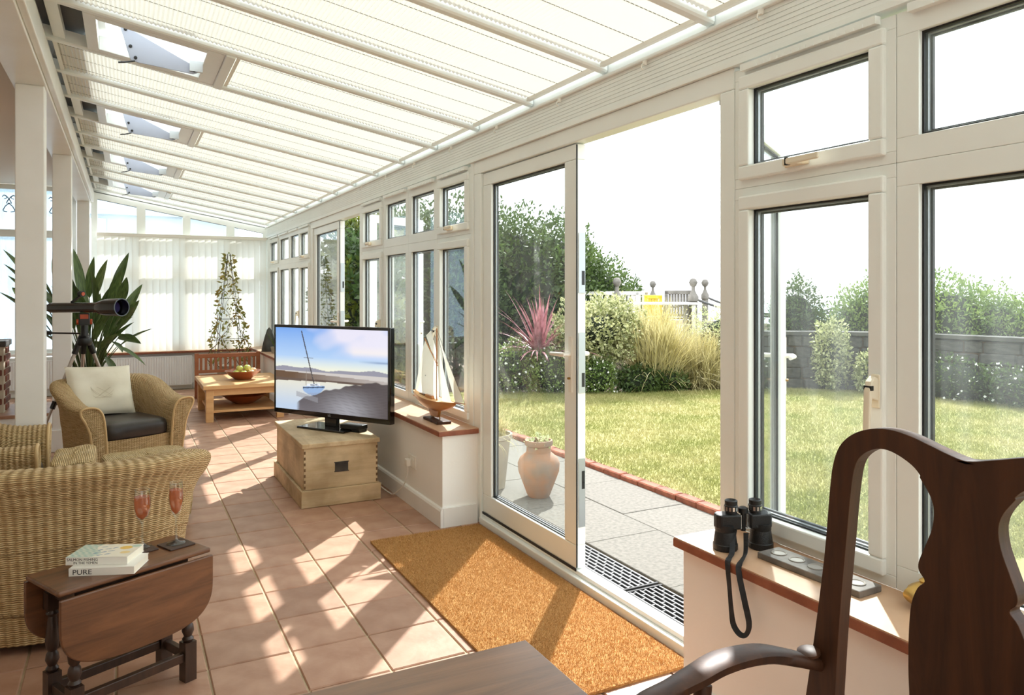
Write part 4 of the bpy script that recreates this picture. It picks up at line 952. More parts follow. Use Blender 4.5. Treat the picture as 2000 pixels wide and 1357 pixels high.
def footstool(label, loc, w, dp, h, rz=0.0):
    t = thing('wicker_footstool', label, 'footstool', loc, rz, 'wicker footstools'); nU, nV = 200, 70
    pr = catmull([(0.94, 0.04), (0.98, 0.15), (1.0, h - 0.10), (1.0, h - 0.04), (0.965, h - 0.008), (0.88, h), (0.6, h + 0.006), (0.3, h + 0.004), (0.01, h + 0.002)], 9)
    th = np.linspace(0, 2 * PI, nU); e = 2 / 6
    cx = np.sign(np.cos(th)) * np.abs(np.cos(th)) ** e; cyy = np.sign(np.sin(th)) * np.abs(np.sin(th)) ** e
    P = np.zeros((nU, len(pr), 3)); P[..., 0] = cx[:, None] * pr[None, :, 0] * w / 2; P[..., 1] = cyy[:, None] * pr[None, :, 0] * dp / 2; P[..., 2] = pr[None, :, 1] + 0.006 * np.sin(3 * cx[:, None]) * (pr[None, :, 1] > h - 0.02)
    per = np.r_[0, np.cumsum(np.linalg.norm(np.diff(P[:, 10, :2], axis=0), axis=1))]; arc = np.r_[0, np.cumsum(np.linalg.norm(np.diff(P[0], axis=0), axis=1))]
    uv = np.stack(np.broadcast_arrays(per[:, None] / 0.024, arc[None, :] / 0.0085), -1).copy(); tp_ = pr[:, 1] > h - 0.012; uv[:, tp_] = np.stack([P[:, tp_, 1] / 0.024, P[:, tp_, 0] / 0.0085], -1); woven('woven_body', P, 'wicker_sunlit', t, uv, 0.0015)
    f0 = MB().lathe([(0.018, 0.0), (0.022, 0.05)], 12).build('foot', 'oak_dark', t); f0.location = (w * 0.38, dp * 0.38, 0)
    for x, y in ((-1, 1), (1, -1), (-1, -1)): copy_part(f0, t, (x * w * 0.38, y * dp * 0.38, 0))
footstool('low wicker footstool standing before the armchair with the cream cushion', (0.13, 5.30, 0), 0.50, 0.42, 0.42, 0.15)
footstool('small wicker stool coloured as if sunlit squeezed behind the back turned armchair', (-0.245, 4.78, 0), 0.21, 0.50, 0.56)
# cream cushion
def pillow(label, M, w, hh, mat):
    t = thing('cushion', label, 'cushion'); t.matrix_world = M; n = 26; P = []
    for sgn in (1, -1):
        G = []
        for i in range(n):
            u = -1 + 2 * i / (n - 1); R_ = []
            for j in range(n):
                v = -1 + 2 * j / (n - 1); b = max(0, (1 - u ** 4) * (1 - v ** 4)) ** 0.55
                R_.append((u * w / 2 * (1 - 0.07 * (1 - abs(v)) * 0 + 0.035 * abs(v) ** 2 - 0.03), -sgn * b * 0.065 * (1 + 0.10 * math.sin(5 * u + 2 * v) + 0.06 * math.sin(9 * v - 3 * u)), v * hh / 2 * (1 + 0.035 * abs(u) ** 2 - 0.03)))
            G.append(R_)
        P.append(G)
    m = MB(); m.grid(P[0]); m.grid(P[1]); o = m.build('cover', mat, t, smooth=80)
    return t
ca = Matrix.Translation(chair_a.location) @ Matrix.Rotation(math.radians(24.8), 4, 'Z')
pl_ = pillow('cream linen cushion with a faint sketch print leaning in the wicker armchair', ca @ Matrix.Translation((-0.05, 0.155, 0.655)) @ Matrix.Rotation(math.radians(-22), 4, 'X') @ Matrix.Rotation(math.radians(3), 4, 'Y'), 0.50, 0.41, 'linen')
m = MB()
for k in range(9):
    a = random.uniform(0, 6); m.tube([(0.0 + 0.10 * math.sin(a + t * 0.9 + k), -0.075 + 0.012 * abs(math.sin(a + t * .9 + k)), -0.03 + 0.05 * math.cos(1.3 * t + a)) for t in np.linspace(0, 2.2, 10)], 0.0008, 4)
tag(m.build('sketch_print', 'faint_thread', pl_), kind='stuff')

# ---- side table with drop leaves
dt = thing('drop_leaf_table', 'small dark oak drop leaf table with turned legs', 'side table', (-0.005, 3.045, 0), math.radians(26))
MB().box(-0.268, 0.268, -0.128, 0.128, 0.468, 0.486).build('table_top', 'oak_dark', dt, bevel=0.006, seg=3)
ov = [(-0.268, 0.462), (0.268, 0.462)] + [(0.268 * math.copysign(abs(math.cos(a)) ** 0.62, math.cos(a)), 0.37 - 0.155 * abs(math.sin(a)) ** 0.75) for a in np.linspace(0, PI, 33)]
ov = ov[:2] + [p for p in ov[2:]]
lf0 = MB().prism([(x, z) for x, z in ov], -0.144, -0.129, 1).build('drop_leaf', 'oak_dark', dt, bevel=0.004)
lf1 = copy_part(lf0, dt); lf1.rotation_euler = (0, 0, PI)
MB().box(-0.20, 0.20, -0.085, 0.085, 0.40, 0.468).build('apron', 'oak_black', dt)
lg = MB().box(-0.022, 0.022, -0.022, 0.022, 0.0, 0.145).lathe([(0.016, 0.145), (0.021, 0.155), (0.014, 0.165), (0.022, 0.185), (0.019, 0.205), (0.013, 0.215), (0.019, 0.225), (0.022, 0.25), (0.017, 0.30), (0.013, 0.335), (0.02, 0.345), (0.014, 0.355), (0.014, 0.365)], 16).box(-0.021, 0.021, -0.021, 0.021, 0.36, 0.42)
l0 = lg.build('leg', 'oak_black', dt, smooth=35); l0.location = (-0.20, -0.085, 0)
for x, y in ((0.20, -0.085), (0.20, 0.085), (-0.20, 0.085)): copy_part(l0, dt, (x, y, 0))
sr = MB().box(-0.178, 0.178, -0.012, 0.012, 0.075, 0.108).build('stretcher', 'oak_black', dt, bevel=0.003); sr.location = (0, -0.085, 0); copy_part(sr, dt, (0, 0.085, 0))
sr = MB().box(-0.012, 0.012, -0.063, 0.063, 0.075, 0.108).build('end_stretcher', 'oak_black', dt, bevel=0.003); sr.location = (-0.2, 0, 0); copy_part(sr, dt, (0.2, 0, 0))
ZTB = 0.486
pm('coaster', (70, 52, 42), 0.6)
c1 = tag(MB().box(-0.05, 0.05, -0.05, 0.05, 0, 0.006).build('coaster', 'coaster', bevel=0.002), 'square dark coaster under the wine flute at the table end', 'coaster', 'coasters'); c1.location = (0.176, 3.135, ZTB); c1.rotation_euler = (0, 0, math.radians(26))
c2 = c1.copy(); COL.objects.link(c2); c2.location = (0.055, 3.135, ZTB); c2['label'] = 'square dark coaster under the wine flute behind the books'; c2.rotation_euler = (0, 0, math.radians(22)); c2.scale = (0.92, 0.92, 1)
pm('rose_wine', (214, 92, 74), 0.08, trans=0.55); 
def wine_m():
    m, nt, out = new_mat('wine')
    t = N(nt, 'ShaderNodeBsdfTransparent', Color=lin((248, 202, 172))); d = N(nt, 'ShaderNodeBsdfPrincipled', Roughness=0.05); d.inputs['Base Color'].default_value = lin((238, 152, 112))
    tr = N(nt, 'ShaderNodeBsdfTranslucent', Color=lin((242, 162, 120))); a = N(nt, 'ShaderNodeMixShader', Fac=0.5); nt.links.new(d.outputs[0], a.inputs[1]); nt.links.new(tr.outputs[0], a.inputs[2])
    b = N(nt, 'ShaderNodeMixShader', Fac=0.5); nt.links.new(a.outputs[0], b.inputs[1]); nt.links.new(t.outputs[0], b.inputs[2]); nt.links.new(b.outputs[0], out.inputs['Surface'])
wine_m()
def flute(label, loc, sc, fat):
    t = thing('wine_flute', label, 'wine glass', loc, 0, 'wine flutes'); s = sc
    k = fat
    MB().lathe([(0.002, 0.0), (0.034 * s, 0.0), (0.034 * s, 0.002), (0.012 * s, 0.008), (0.0045 * s, 0.02), (0.0042 * s, 0.095 * s), (0.008 * s, 0.105 * s), (0.019 * s * k, 0.125 * s), (0.0265 * s * k, 0.16 * s), (0.0275 * s * k, 0.185 * s), (0.024 * s * k, 0.235 * s), (0.0228 * s * k, 0.235 * s), (0.0263 * s * k, 0.185 * s), (0.0252 * s * k, 0.16 * s), (0.0175 * s * k, 0.127 * s), (0.004 * s, 0.112 * s), (0.001, 0.111 * s)], 32).build('glass_bowl', 'wine_glass', t, smooth=60)
    MB().lathe([(0.001, 0.113 * s), (0.0038 * s, 0.1135 * s), (0.0168 * s * k, 0.1285 * s), (0.0247 * s * k, 0.161 * s), (0.0258 * s * k, 0.185 * s), (0.0248 * s * k, 0.206 * s), (0.001, 0.206 * s)], 28).build('rose_wine', 'wine', t, smooth=60)
flute('slim flute of pink wine standing clear on its coaster', (0.176, 3.14, ZTB + 0.006), 1.0, 0.95)
flute('rounder flute of pink wine half hidden behind the books', (0.060, 3.155, ZTB + 0.006), 0.92, 1.2)
def text_mesh(name, body, size, mat, parent, M, ext=0.0004, align='LEFT', sx=1.0):
    c = bpy.data.curves.new(name, 'FONT'); c.body = body; c.size = size; c.extrude = ext; c.align_x = align; c.resolution_u = 3
    o = bpy.data.objects.new(name, c); COL.objects.link(o); bpy.context.view_layer.update()
    me = bpy.data.meshes.new_from_object(o.evaluated_get(bpy.context.evaluated_depsgraph_get())); bpy.data.objects.remove(o)
    me.transform(M @ Matrix.Diagonal((sx, 1, 1, 1))); return link(name, me, mat, parent)
def picture(name, w, h, nx, ny, fn, mat, parent, M):
    U, Vv = np.meshgrid(np.linspace(0, 1, nx), np.linspace(0, 1, ny), indexing='ij')
    V = np.stack([(U - 0.5) * w, (Vv - 0.5) * h, np.zeros_like(U)], -1).reshape(-1, 3); idx = np.arange(nx * ny).reshape(nx, ny)
    Fq = np.stack([idx[:-1, :-1], idx[1:, :-1], idx[1:, 1:], idx[:-1, 1:]], -1).reshape(-1, 4)
    o = np_mesh(name, V, Fq, mat, parent); o.data.transform(M)
    col = np.clip(fn(U, Vv), 0, 1).reshape(-1, 3); rgba = np.c_[col, np.ones(len(col))].astype(np.float32)
    a = o.data.color_attributes.new('Col', 'FLOAT_COLOR', 'POINT'); a.data.foreach_set('color', rgba.ravel()); return o
def slin(c): return np.array(lin(c)[:3])
def blend(base, mask, c): return base * (1 - mask[..., None]) + slin(c) * mask[..., None]
def cover_top(u, v):
    b = np.ones(u.shape + (3,)) * slin((240, 234, 216))
    b = blend(b, (u < 0.38 + 0.1 * np.sin(6 * v)).astype(float) * (0.5 + 0.5 * np.sin(60 * u + 9 * np.sin(30 * v))), (120, 176, 166))
    for k in range(9):
        cx, cyy = 0.50 + 0.12 * math.sin(k * 2.1), 0.15 + 0.08 * k; a = 0.8 + 0.3 * math.sin(k * 3)
        x, y = (u - cx) * math.cos(a) + (v - cyy) * math.sin(a), -(u - cx) * math.sin(a) + (v - cyy) * math.cos(a)
        b = blend(b, ((x / 0.06) ** 2 + (y / 0.018) ** 2 < 1).astype(float), (96, 128, 170))
    for cx, cyy, r, c in ((0.78, 0.72, 0.13, (236, 196, 96)), (0.86, 0.35, 0.10, (240, 214, 150)), (0.92, 0.85, 0.10, (186, 210, 196))):
        b = blend(b, (((u - cx) / 0.8) ** 2 + (v - cyy) ** 2 < r * r).astype(float), c)
    return b
attr_mat('printed', 0, 0.45)
pm('paper', (238, 232, 214), 0.8); pm('book_white', (240, 238, 230), 0.5); pm('ink', (46, 44, 44), 0.7); pm('ink_blue', (84, 104, 140), 0.7)
def book(label, loc, rz, L, W, T, lines, cov):
    t = thing('book', label, 'book', loc, rz, 'paperbacks on the drop leaf table')
    MB().box(-L / 2 + 0.002, L / 2 - 0.002, -W / 2 + 0.001, W / 2 - 0.002, 0.0012, T - 0.0012).build('pages', 'paper', t)
    MB().box(-L / 2, L / 2, -W / 2, W / 2, 0, 0.0012).box(-L / 2, L / 2, -W / 2, W / 2, T - 0.0012, T).box(-L / 2, L / 2, -W / 2 - 0.001, -W / 2 + 0.0005, 0, T).build('cover', 'book_white', t)
    if cov: picture('cover_art', L, W, 110, 70, cov, 'printed', t, Matrix.Translation((0, 0, T + 0.0004)))
    R_ = Matrix.Rotation(PI / 2, 4, 'X')
    for (s, size, x, z, mt, sx) in lines: text_mesh('spine_title', s, size, mt, t, Matrix.Translation((x, -W / 2 - 0.0012, z)) @ R_, 0.0003, 'LEFT', sx)
    return t
bk_r = math.atan2(-0.088, 0.191)
book('white paperback with a PURE spine lying under another book', (-0.045, 2.985, ZTB), math.atan2(-0.079, 0.204), 0.213, 0.135, 0.026, [('PURE', 0.024, -0.095, 0.005, 'ink', 1.15)], None)
book('paperback with pale illustrated cover titled SALMON FISHING IN THE YEMEN', (-0.058, 3.02, ZTB + 0.0262), bk_r, 0.208, 0.132, 0.026, [('SALMON FISHING', 0.0132, -0.100, 0.0140, 'ink', 1.0), ('IN THE YEMEN', 0.0125, -0.078, 0.0030, 'ink', 1.0)], cover_top)

# ---- dining table and chair in the foreground
tb = thing('dining_table', 'brown wooden dining table corner with polished top', 'table', (-0.1, 0.55, 0))
for k in range(6):
    y0 = -0.95 + k * 0.29
    if k == 0: p0 = MB().box(-0.825, 0.825, 0.001, 0.289, 0.716, 0.75).build('plank', 'table_wood', tb, bevel=0.002); o = p0
    else: o = copy_part(p0, tb)
    o.location = (0, y0, 0)
MB().box(-0.72, 0.72, -0.86, 0.70, 0.62, 0.716).build('apron', 'table_wood', tb)
l0 = MB().lathe([(0.035, 0), (0.04, 0.1), (0.03, 0.15), (0.045, 0.35), (0.035, 0.55), (0.05, 0.6), (0.05, 0.70)], 16).build('leg', 'table_wood', tb, smooth=40); l0.location = (0.66, 0.62, 0)
for x, y in ((-0.66, 0.62), (0.66, -0.78), (-0.66, -0.78)): copy_part(l0, tb, (x, y, 0))
XC, YC = 1.34, 0.808
dc = thing('dining_chair', 'dark mahogany dining armchair with a vase shaped splat', 'chair', (1.12, YC, 0))
def cp(pts): return [(q.y - YC, q.z) for q in (on(px, py, 0, XC) for px, py in pts)]
outer = cp([(1583, 1357), (1600, 1240), (1620, 1080), (1631, 950), (1638, 900), (1652, 866), (1678, 845), (1712, 836), (1750, 838), (1790, 851), (1830, 870), (1880, 893), (1930, 908)])
inner = cp([(1640, 1357), (1650, 1200), (1664, 1040), (1672, 955), (1680, 908), (1695, 886), (1722, 875), (1752, 881), (1790, 906), (1812, 935), (1828, 975)])
def half(P): return [tuple(p) for p in catmull(P, 4)]
oh, ih = half(outer), half(inner)
b_y, b_z = oh[0]; ext = [(b_y + 0.02, 0.0)] + [(b_y + 0.004, 0.42)] + oh
zc_o = ext[-1][1] - 0.004
ext_i = [(ih[0][0] + 0.018, 0.0), (ih[0][0] + 0.004, 0.42)] + ih
spl = cp([(1806, 930), (1826, 965), (1834, 995), (1830, 1030), (1815, 1068), (1804, 1095), (1805, 1112), (1816, 1132), (1802, 1145), (1790, 1175), (1785, 1230), (1784, 1300), (1786, 1357)])
sh_ = half(spl); sh_ = sh_ + [(0.10, 0.60), (0.085, 0.48)]
ei = ext_i[:-5]
polyl = ext + [(0.0, zc_o)] + [(-y, z) for y, z in reversed(ext)] + [(-y, z) for y, z in ei] + [(-y, z) for y, z in sh_] + list(reversed(sh_)) + list(reversed(ei))
MB().prism(polyl, XC - 1.12 - 0.016, XC - 1.12 + 0.016, 0).build('back_with_splat', 'mahogany', dc, bevel=0.005)
MB().box(XC - 1.12 - 0.02, XC - 1.12 + 0.02, -0.34, 0.34, 0.42, 0.49).build('back_rail', 'mahogany', dc, bevel=0.004)
yu = b_y - 0.03
def arm(sg, name):
    pts = catmull([(0.205, yu, 0.657), (0.14, yu + 0.01, 0.680), (0.06, yu + 0.02, 0.702), (-0.04, yu + 0.025, 0.706), (-0.12, yu + 0.02, 0.695), (-0.19, yu + 0.01, 0.69), (-0.26, yu, 0.685), (-0.285, yu - 0.01, 0.665), (-0.275, yu - 0.015, 0.645)], 5)
    wv = [0.018, 0.025, 0.031, 0.034, 0.030, 0.025, 0.025, 0.026, 0.024]; rw = np.interp(np.linspace(0, 8, len(pts)), range(9), wv); M_ = MB(); sec = 10; G = []
    for i, p in enumerate(pts):
        tn = pts[min(i + 1, len(pts) - 1)] - pts[max(i - 1, 0)]; tn /= np.linalg.norm(tn); sd_ = np.array([0, 1, 0.]); up_ = np.cross(sd_, tn); up_ = up_ if up_[2] > 0 else -up_; row = []
        for k in range(sec):
            a = 2 * PI * (k + 0.5) / sec; cx = math.copysign(abs(math.cos(a)) ** 0.6, math.cos(a)); sy = math.copysign(abs(math.sin(a)) ** 0.6, math.sin(a))
            q = p + sd_ * cx * rw[i] + up_ * sy * 0.014; row.append((q[0], sg * q[1], q[2]))
        G.append(row)
    M_.grid(G, False, True); M_.f.append(tuple(range(sec))); M_.f.append(tuple((len(pts) - 1) * sec + k for k in range(sec)))
    a = M_.build(name, 'mahogany', dc, smooth=50)
    MB().lathe([(0.024, 0), (0.024, 0.006), (0.018, 0.009)], 20, (0.185, sg * (yu + 0.004), 0.682), Matrix.Rotation(-0.15, 3, 'Y')).build('arm_boss', 'mahogany', a, smooth=40)
    MB().tube([(-0.10, sg * (yu - 0.02), 0.44), (-0.13, sg * (yu), 0.55), (-0.10, sg * (yu + 0.015), 0.68)], [0.022, 0.017, 0.018], 10).build('arm_support', 'mahogany', dc, smooth=50)
arm(1, 'armrest'); arm(-1, 'armrest')
MB().box(-0.27, 0.20, -0.32, 0.32, 0.37, 0.44).build('seat_rail', 'mahogany', dc, bevel=0.006)
MB().lathe([(0.97, 0.0), (1.0, 0.015), (0.95, 0.035), (0.5, 0.045), (0.02, 0.047)], 32, (-0.035, 0, 0.44), Matrix.Diagonal((0.225, 0.30, 1)), sq=6).build('seat_pad', 'leather_dark', dc, smooth=50)
l0 = MB().tube([(0, 0, 0), (0.0, 0, 0.03), (0.012, 0, 0.12), (-0.008, 0, 0.3), (0, 0, 0.40)], [0.022, 0.028, 0.016, 0.028, 0.03], 10).build('leg', 'mahogany', dc, smooth=50); l0.location = (-0.25, 0.29, 0); copy_part(l0, dc, (-0.25, -0.29, 0))

# ---- coir mat
mt = thing('coir_mat', 'large golden coir doormat inside the open french door', 'doormat', (1.61, 3.24, 0))
MB().box(-0.345, 0.345, -0.98, 0.98, 0.0005, 0.012).build('mat_base', 'coir', mt)
n = 110000; X = RNG.uniform(-0.347, 0.347, n); Y = RNG.uniform(-0.982, 0.982, n); a = RNG.random(n) * 2 * PI; hh = 0.005 + 0.006 * RNG.random(n); tl = 0.004 * RNG.standard_normal((n, 2)); w = 0.0009
V = np.zeros((n, 3, 3)); V[:, 0] = np.stack([X - w * np.cos(a), Y - w * np.sin(a), np.full(n, 0.0115)], 1); V[:, 1] = np.stack([X + w * np.cos(a), Y + w * np.sin(a), np.full(n, 0.0115)], 1); V[:, 2] = np.stack([X + tl[:, 0], Y + tl[:, 1], 0.012 + hh], 1)
tag(np_mesh('fibres', V.reshape(-1, 3), np.arange(3 * n).reshape(-1, 3), 'coir_fibre', mt), kind='stuff')

# ---- pine chest with television
ch = thing('blanket_chest', 'scrubbed pine blanket chest carrying the television', 'chest', (1.325, 5.605, 0))
MB().box(-0.255, 0.255, -0.50, 0.50, 0.01, 0.40).build('body', 'chest_pine_y', ch, bevel=0.003)
MB().box(-0.254, 0.254, -0.5035, -0.499, 0.12, 0.40).build('end_panel', 'chest_pine', ch)
MB().box(-0.27, 0.27, -0.515, 0.515, 0.398, 0.43).build('lid', 'chest_pine_y', ch, bevel=0.005)
p_ = MB().box(-0.275, 0.275, -0.52, -0.5035, 0, 0.115).box(-0.275, 0.275, 0.5035, 0.52, 0, 0.115).box(-0.275, -0.256, -0.5035, 0.5035, 0, 0.115).box(0.256, 0.275, -0.5035, 0.5035, 0, 0.115)
p_.build('plinth', 'chest_pine', ch, bevel=0.004)
pm('dark_iron', (40, 36, 32), 0.6, c2=(70, 62, 54), nscale=14)
pm('dovetail', (112, 84, 54), 0.7)
hp = MB().box(-0.045, 0.045, -0.508, -0.5035, 0.225, 0.285).build('handle_plate', 'dark_iron', ch); MB().box(-0.05, 0.05, -0.510, -0.5036, 0.221, 0.226).box(-0.05, 0.05, -0.510, -0.5036, 0.284, 0.289).build('handle_rim', 'dark_iron', hp)['kind'] = 'stuff'
m = MB()
for sx_ in (-1, 1):
    for k in range(7): m.box(sx_ * 0.2555 - (0.012 if sx_ > 0 else 0.0), sx_ * 0.2555 + (0.0 if sx_ > 0 else 0.012), -0.5045, -0.5030, 0.125 + k * 0.039, 0.145 + k * 0.039)
tag(m.build('dovetail_joints', 'dovetail', ch), kind='stuff')
pm('tv_black', (10, 10, 11), 0.15, coat=0.5); pm('tv_matt', (16, 16, 17), 0.45)
tv_rz = math.atan2(-0.844, 0.536)
tv = thing('television', 'black flat television showing a yacht on a beach', 'television', (1.375, 5.60, 0.43), tv_rz)
TW, TH = 1.17, 0.69; zb = 0.078
MB().box(-TW / 2, TW / 2, -0.02, 0.03, zb, zb + TH).build('bezel', 'tv_black', tv, bevel=0.006)
MB().box(-0.45, 0.45, 0.03, 0.06, zb + 0.08, zb + TH - 0.1).build('rear_case', 'tv_matt', tv, bevel=0.02)
MB().box(-0.06, 0.06, -0.005, 0.03, 0.015, zb + 0.06).build('neck', 'tv_black', tv, bevel=0.004)
MB().box(-0.235, 0.235, -0.12, 0.11, 0.0, 0.016).build('stand_base', 'tv_black', tv, bevel=0.006)
text_mesh('maker_mark', 'LG', 0.022, 'spacer', tv, Matrix.Translation((-0.012, -0.0212, zb + 0.014)) @ Matrix.Rotation(PI / 2, 4, 'X'), 0.0004)
def tv_pic(u, v):
    sky = np.clip((v - 0.5) / 0.5, 0, 1)
    b = slin((196, 222, 246)) * (1 - sky[..., None]) + slin((120, 168, 236)) * sky[..., None]
    b = blend(b, np.clip(1 - (v - 0.5) / 0.16, 0, 1) * 0.85, (248, 244, 212))
    cl = np.clip(0.35 * np.sin(5 * u + 7 * v + 4.2) + np.sin(11 * u - 19 * v) * 0.2 + np.sin(23 * u + 13 * v) * 0.12 + np.sin(31 * u - 41 * v) * 0.06 + (u - 0.25) * 1.6, 0, 1) * np.clip((v - 0.64) / 0.1, 0, 1)
    b = blend(b, cl * 0.9, (238, 232, 244)); b = blend(b, np.clip(cl - 0.45, 0, 1) * np.clip((0.82 - v) / 0.1, 0, 1), (250, 240, 226))
    b = blend(b, (np.exp(-((v - 0.63) / 0.012) ** 2) * np.clip((u - 0.75) * 6, 0, 1)) * 0.8, (130, 152, 190))
    hill = 0.515 + 0.012 * np.sin(9 * u) + 0.008 * np.sin(23 * u)
    b = blend(b, (v < hill).astype(float), (150, 150, 164)); b = blend(b, (v < 0.475).astype(float), (206, 200, 196))
    b = blend(b, (v < 0.455 - 0.05 * (u - 0.3)).astype(float) * np.clip(1.15 - 0.9 * u, 0, 1), (104, 80, 62)); b = blend(b, (v < 0.385).astype(float), (100, 84, 76))
    wl = 0.345 + 0.02 * np.sin(3 * u) - 0.0 * u
    b = blend(b, (v < wl).astype(float), (232, 228, 208)); b = blend(b, (v < wl).astype(float) * np.clip((0.4 - v) / 0.35, 0, 1), (190, 208, 232))
    bl_ = 0.07 + 0.33 * np.clip((u - 0.2) / 0.65, 0, 1) ** 0.6 + 0.008 * np.sin(30 * u) + 0.006 * np.sin(71 * u)
    sand = np.clip((bl_ - v) / 0.01, 0, 1) * np.clip((u - 0.2) * 30, 0, 1); b = blend(b, sand, (84, 76, 78)); b = blend(b, sand * np.exp(-((u - 0.66) / 0.2) ** 2) * np.clip((0.34 - v) * 4, 0, 1) * 0.5, (206, 208, 216))
    b = blend(b, sand * np.clip(np.sin(190 * v + 6 * np.sin(9 * u)) * np.sin(37 * u + 20 * v), 0, 1) * 0.3, (66, 60, 62)); b = blend(b, sand * np.clip((0.3 - v) * 3, 0, 1) * np.clip(1.1 - 1.4 * u, 0, 1) * 0.5, (150, 150, 160))
    b = blend(b, ((np.abs(v - 0.17 + 0.3 * (u - 0.3)) < 0.03) & (u > 0.2) & (u < 0.4)).astype(float) * 0.6, (150, 150, 156))
    dk_ = 0.305 + 0.14 * (u - 0.36); hull = (v < dk_) & (v > 0.195 + 0.14 * (u - 0.36) + 7.5 * (u - 0.355) ** 2) & (u > 0.26) & (u < 0.46)
    b = blend(b, hull.astype(float), (150, 180, 220)); b = blend(b, (hull & (v > dk_ - 0.022) & (v < dk_ - 0.008)).astype(float), (58, 74, 100)); b = blend(b, (hull & (v < 0.225 + 0.14 * (u - 0.36))).astype(float) * 0.6, (150, 164, 190))
    b = blend(b, ((v > dk_) & (v < dk_ + 0.03) & (u > 0.30) & (u < 0.42)).astype(float), (232, 238, 246)); b = blend(b, ((v > dk_ + 0.008) & (v < dk_ + 0.02) & (u > 0.33) & (u < 0.39)).astype(float), (90, 104, 126))
    mx = 0.365 - (v - 0.33) / 0.635 * 0.118; b = blend(b, ((np.abs(u - mx) < 0.005) & (v > 0.33) & (v < 0.965)).astype(float), (66, 62, 66))
    for x0, s_ in ((0.295, 0.0), (0.41, -0.10), (0.285, 0.01)): b = blend(b, ((np.abs(u - (x0 + s_ * (v - 0.3) / 0.2)) < 0.0022) & (v > 0.31) & (v < 0.5)).astype(float) * 0.7, (150, 140, 130))
    b = blend(b, ((np.abs(v - 0.64) < 0.004) & (np.abs(u - 0.312) < 0.045)).astype(float) * 0.8, (90, 88, 96))
    return b
attr_mat('tv_screen', 0.68, 0.12)
picture('screen', TW - 0.045, TH - 0.06, 260, 160, tv_pic, 'tv_screen', tv, Matrix.Translation((-0.0, -0.0212, zb + TH / 2 + 0.008)) @ Matrix.Rotation(PI / 2, 4, 'X'))
sb = thing('set_top_box', 'flat black set top box beside the television stand', 'set top box', (1.475, 5.38, 0.43), tv_rz)
MB().box(-0.11, 0.07, -0.01, 0.09, 0.018, 0.05).build('case', 'tv_matt', sb, bevel=0.004); MB().box(-0.11, 0.07, 0.0, 0.08, 0.0, 0.018).build('foot_pad', 'tv_matt', sb)

# ---- model yacht on the sill
my = thing('model_yacht', 'wooden model yacht with cream sails on the window sill', 'model yacht', (1.84, 4.63, 0.596))
XB = 1.84
def bp_(px, py): q = on(px, py, 0, XB); return (0.0, q.y - 4.63, q.z - 0.596)
stern, bow = bp_(818, 787), bp_(893, 793); zd = 0.145
G = []; nS = 22
for i in range(nS + 1):
    f = i / nS; y = 0.40 - 0.72 * f; beam = 0.065 * (math.sin(PI * min(1, f * 0.93 + 0.07)) ** 0.7); sheer = zd + 0.02 * (2 * f - 1) ** 2; dep = 0.075 * math.sin(PI * (0.08 + 0.90 * f)) ** 0.8 + 0.004; row = []
    for k in range(13):
        a = PI * k / 12; row.append((beam * math.cos(a), y, sheer - dep * math.sin(a) ** 0.8))
    G.append(row)
hm = MB().grid(G); hm.f += [tuple(range(13)), tuple(nS * 13 + k for k in range(12, -1, -1))]; hm.build('hull', 'hull_wood', my, smooth=60)
dk = MB(); dk.grid([[(r[0][0] * 0.98, r[0][1], r[0][2] - 0.003), (r[12][0] * 0.98, r[12][1], r[12][2] - 0.003)] for r in G]); dk.build('deck', 'pine', my)
MB().prism([(0.14, 0.085), (-0.06, 0.085), (-0.03, 0.03), (0.09, 0.022), (0.12, 0.05)], -0.010, 0.010, 0).build('keel', 'hull_wood', my, bevel=0.004)
cb = MB().box(-0.02, 0.02, 0.05, 0.17, zd - 0.004, zd + 0.018).build('cabin', 'hull_wood', my, bevel=0.003)
MB().box(-0.018, 0.018, 0.20, 0.29, zd - 0.002, zd + 0.012).build('cockpit', 'oak_dark', my)
MB().box(-0.05, 0.05, -0.13, 0.13, 0.0, 0.018).build('stand_base', 'mahogany', my, bevel=0.004)
MB().tube([(0, -0.05, 0.018), (0, -0.05, 0.09)], 0.004, 8).tube([(0, 0.07, 0.018), (0, 0.07, 0.04)], 0.004, 8).build('stand_pins', 'brass', my)['kind'] = 'stuff'
mast_t = bp_(853, 641); MB().tube([(0, 0.0, zd - 0.01), (0, mast_t[1] * 0.8 - 0.0, mast_t[2])], [0.006, 0.004], 8).build('mast', 'hull_wood', my)
MB().tube([bp_(808, 772), bp_(857, 783)], 0.004, 6).build('boom', 'hull_wood', my); MB().tube([bp_(855, 714), bp_(829, 660)], 0.004, 6).build('gaff', 'hull_wood', my)
MB().tube([(0, -0.30, zd + 0.018), bp_(908, 789)], 0.004, 6).build('bowsprit', 'hull_wood', my)
def sail(name, pts, bulge):
    P = [Vector(bp_(*p)) for p in pts]; c = sum(P, Vector()) / len(P); m = MB(); n = len(P); rings = [[p + (c - p) * f + Vector((-bulge * f, 0, 0)) for p in P] for f in (0, 0.3, 0.6, 0.97)]
    m.grid([list(r) for r in rings], False, True); m.build(name, 'sail', my, smooth=80)
sail('mainsail', [(810, 769), (818, 720), (830, 664), (842, 688), (855, 714), (857, 750), (857, 780), (835, 776)], 0.025)
sail('topsail', [(832, 655), (842, 645), (851, 680), (855, 708), (842, 684)], 0.012)
sail('jib', [(859, 665), (872, 700), (888, 740), (906, 786), (890, 787), (876, 740)], 0.015)
sail('staysail', [(859, 690), (868, 730), (882, 788), (864, 789), (860, 740)], 0.015)
m = MB()
for a, b in (((853, 643), (908, 789)), ((853, 643), (810, 770)), ((853, 650), (893, 792)), ((829, 660), (853, 643))): m.tube([bp_(*a), bp_(*b)], 0.0012, 4)
tag(m.build('rigging', 'thread', my), kind='stuff')

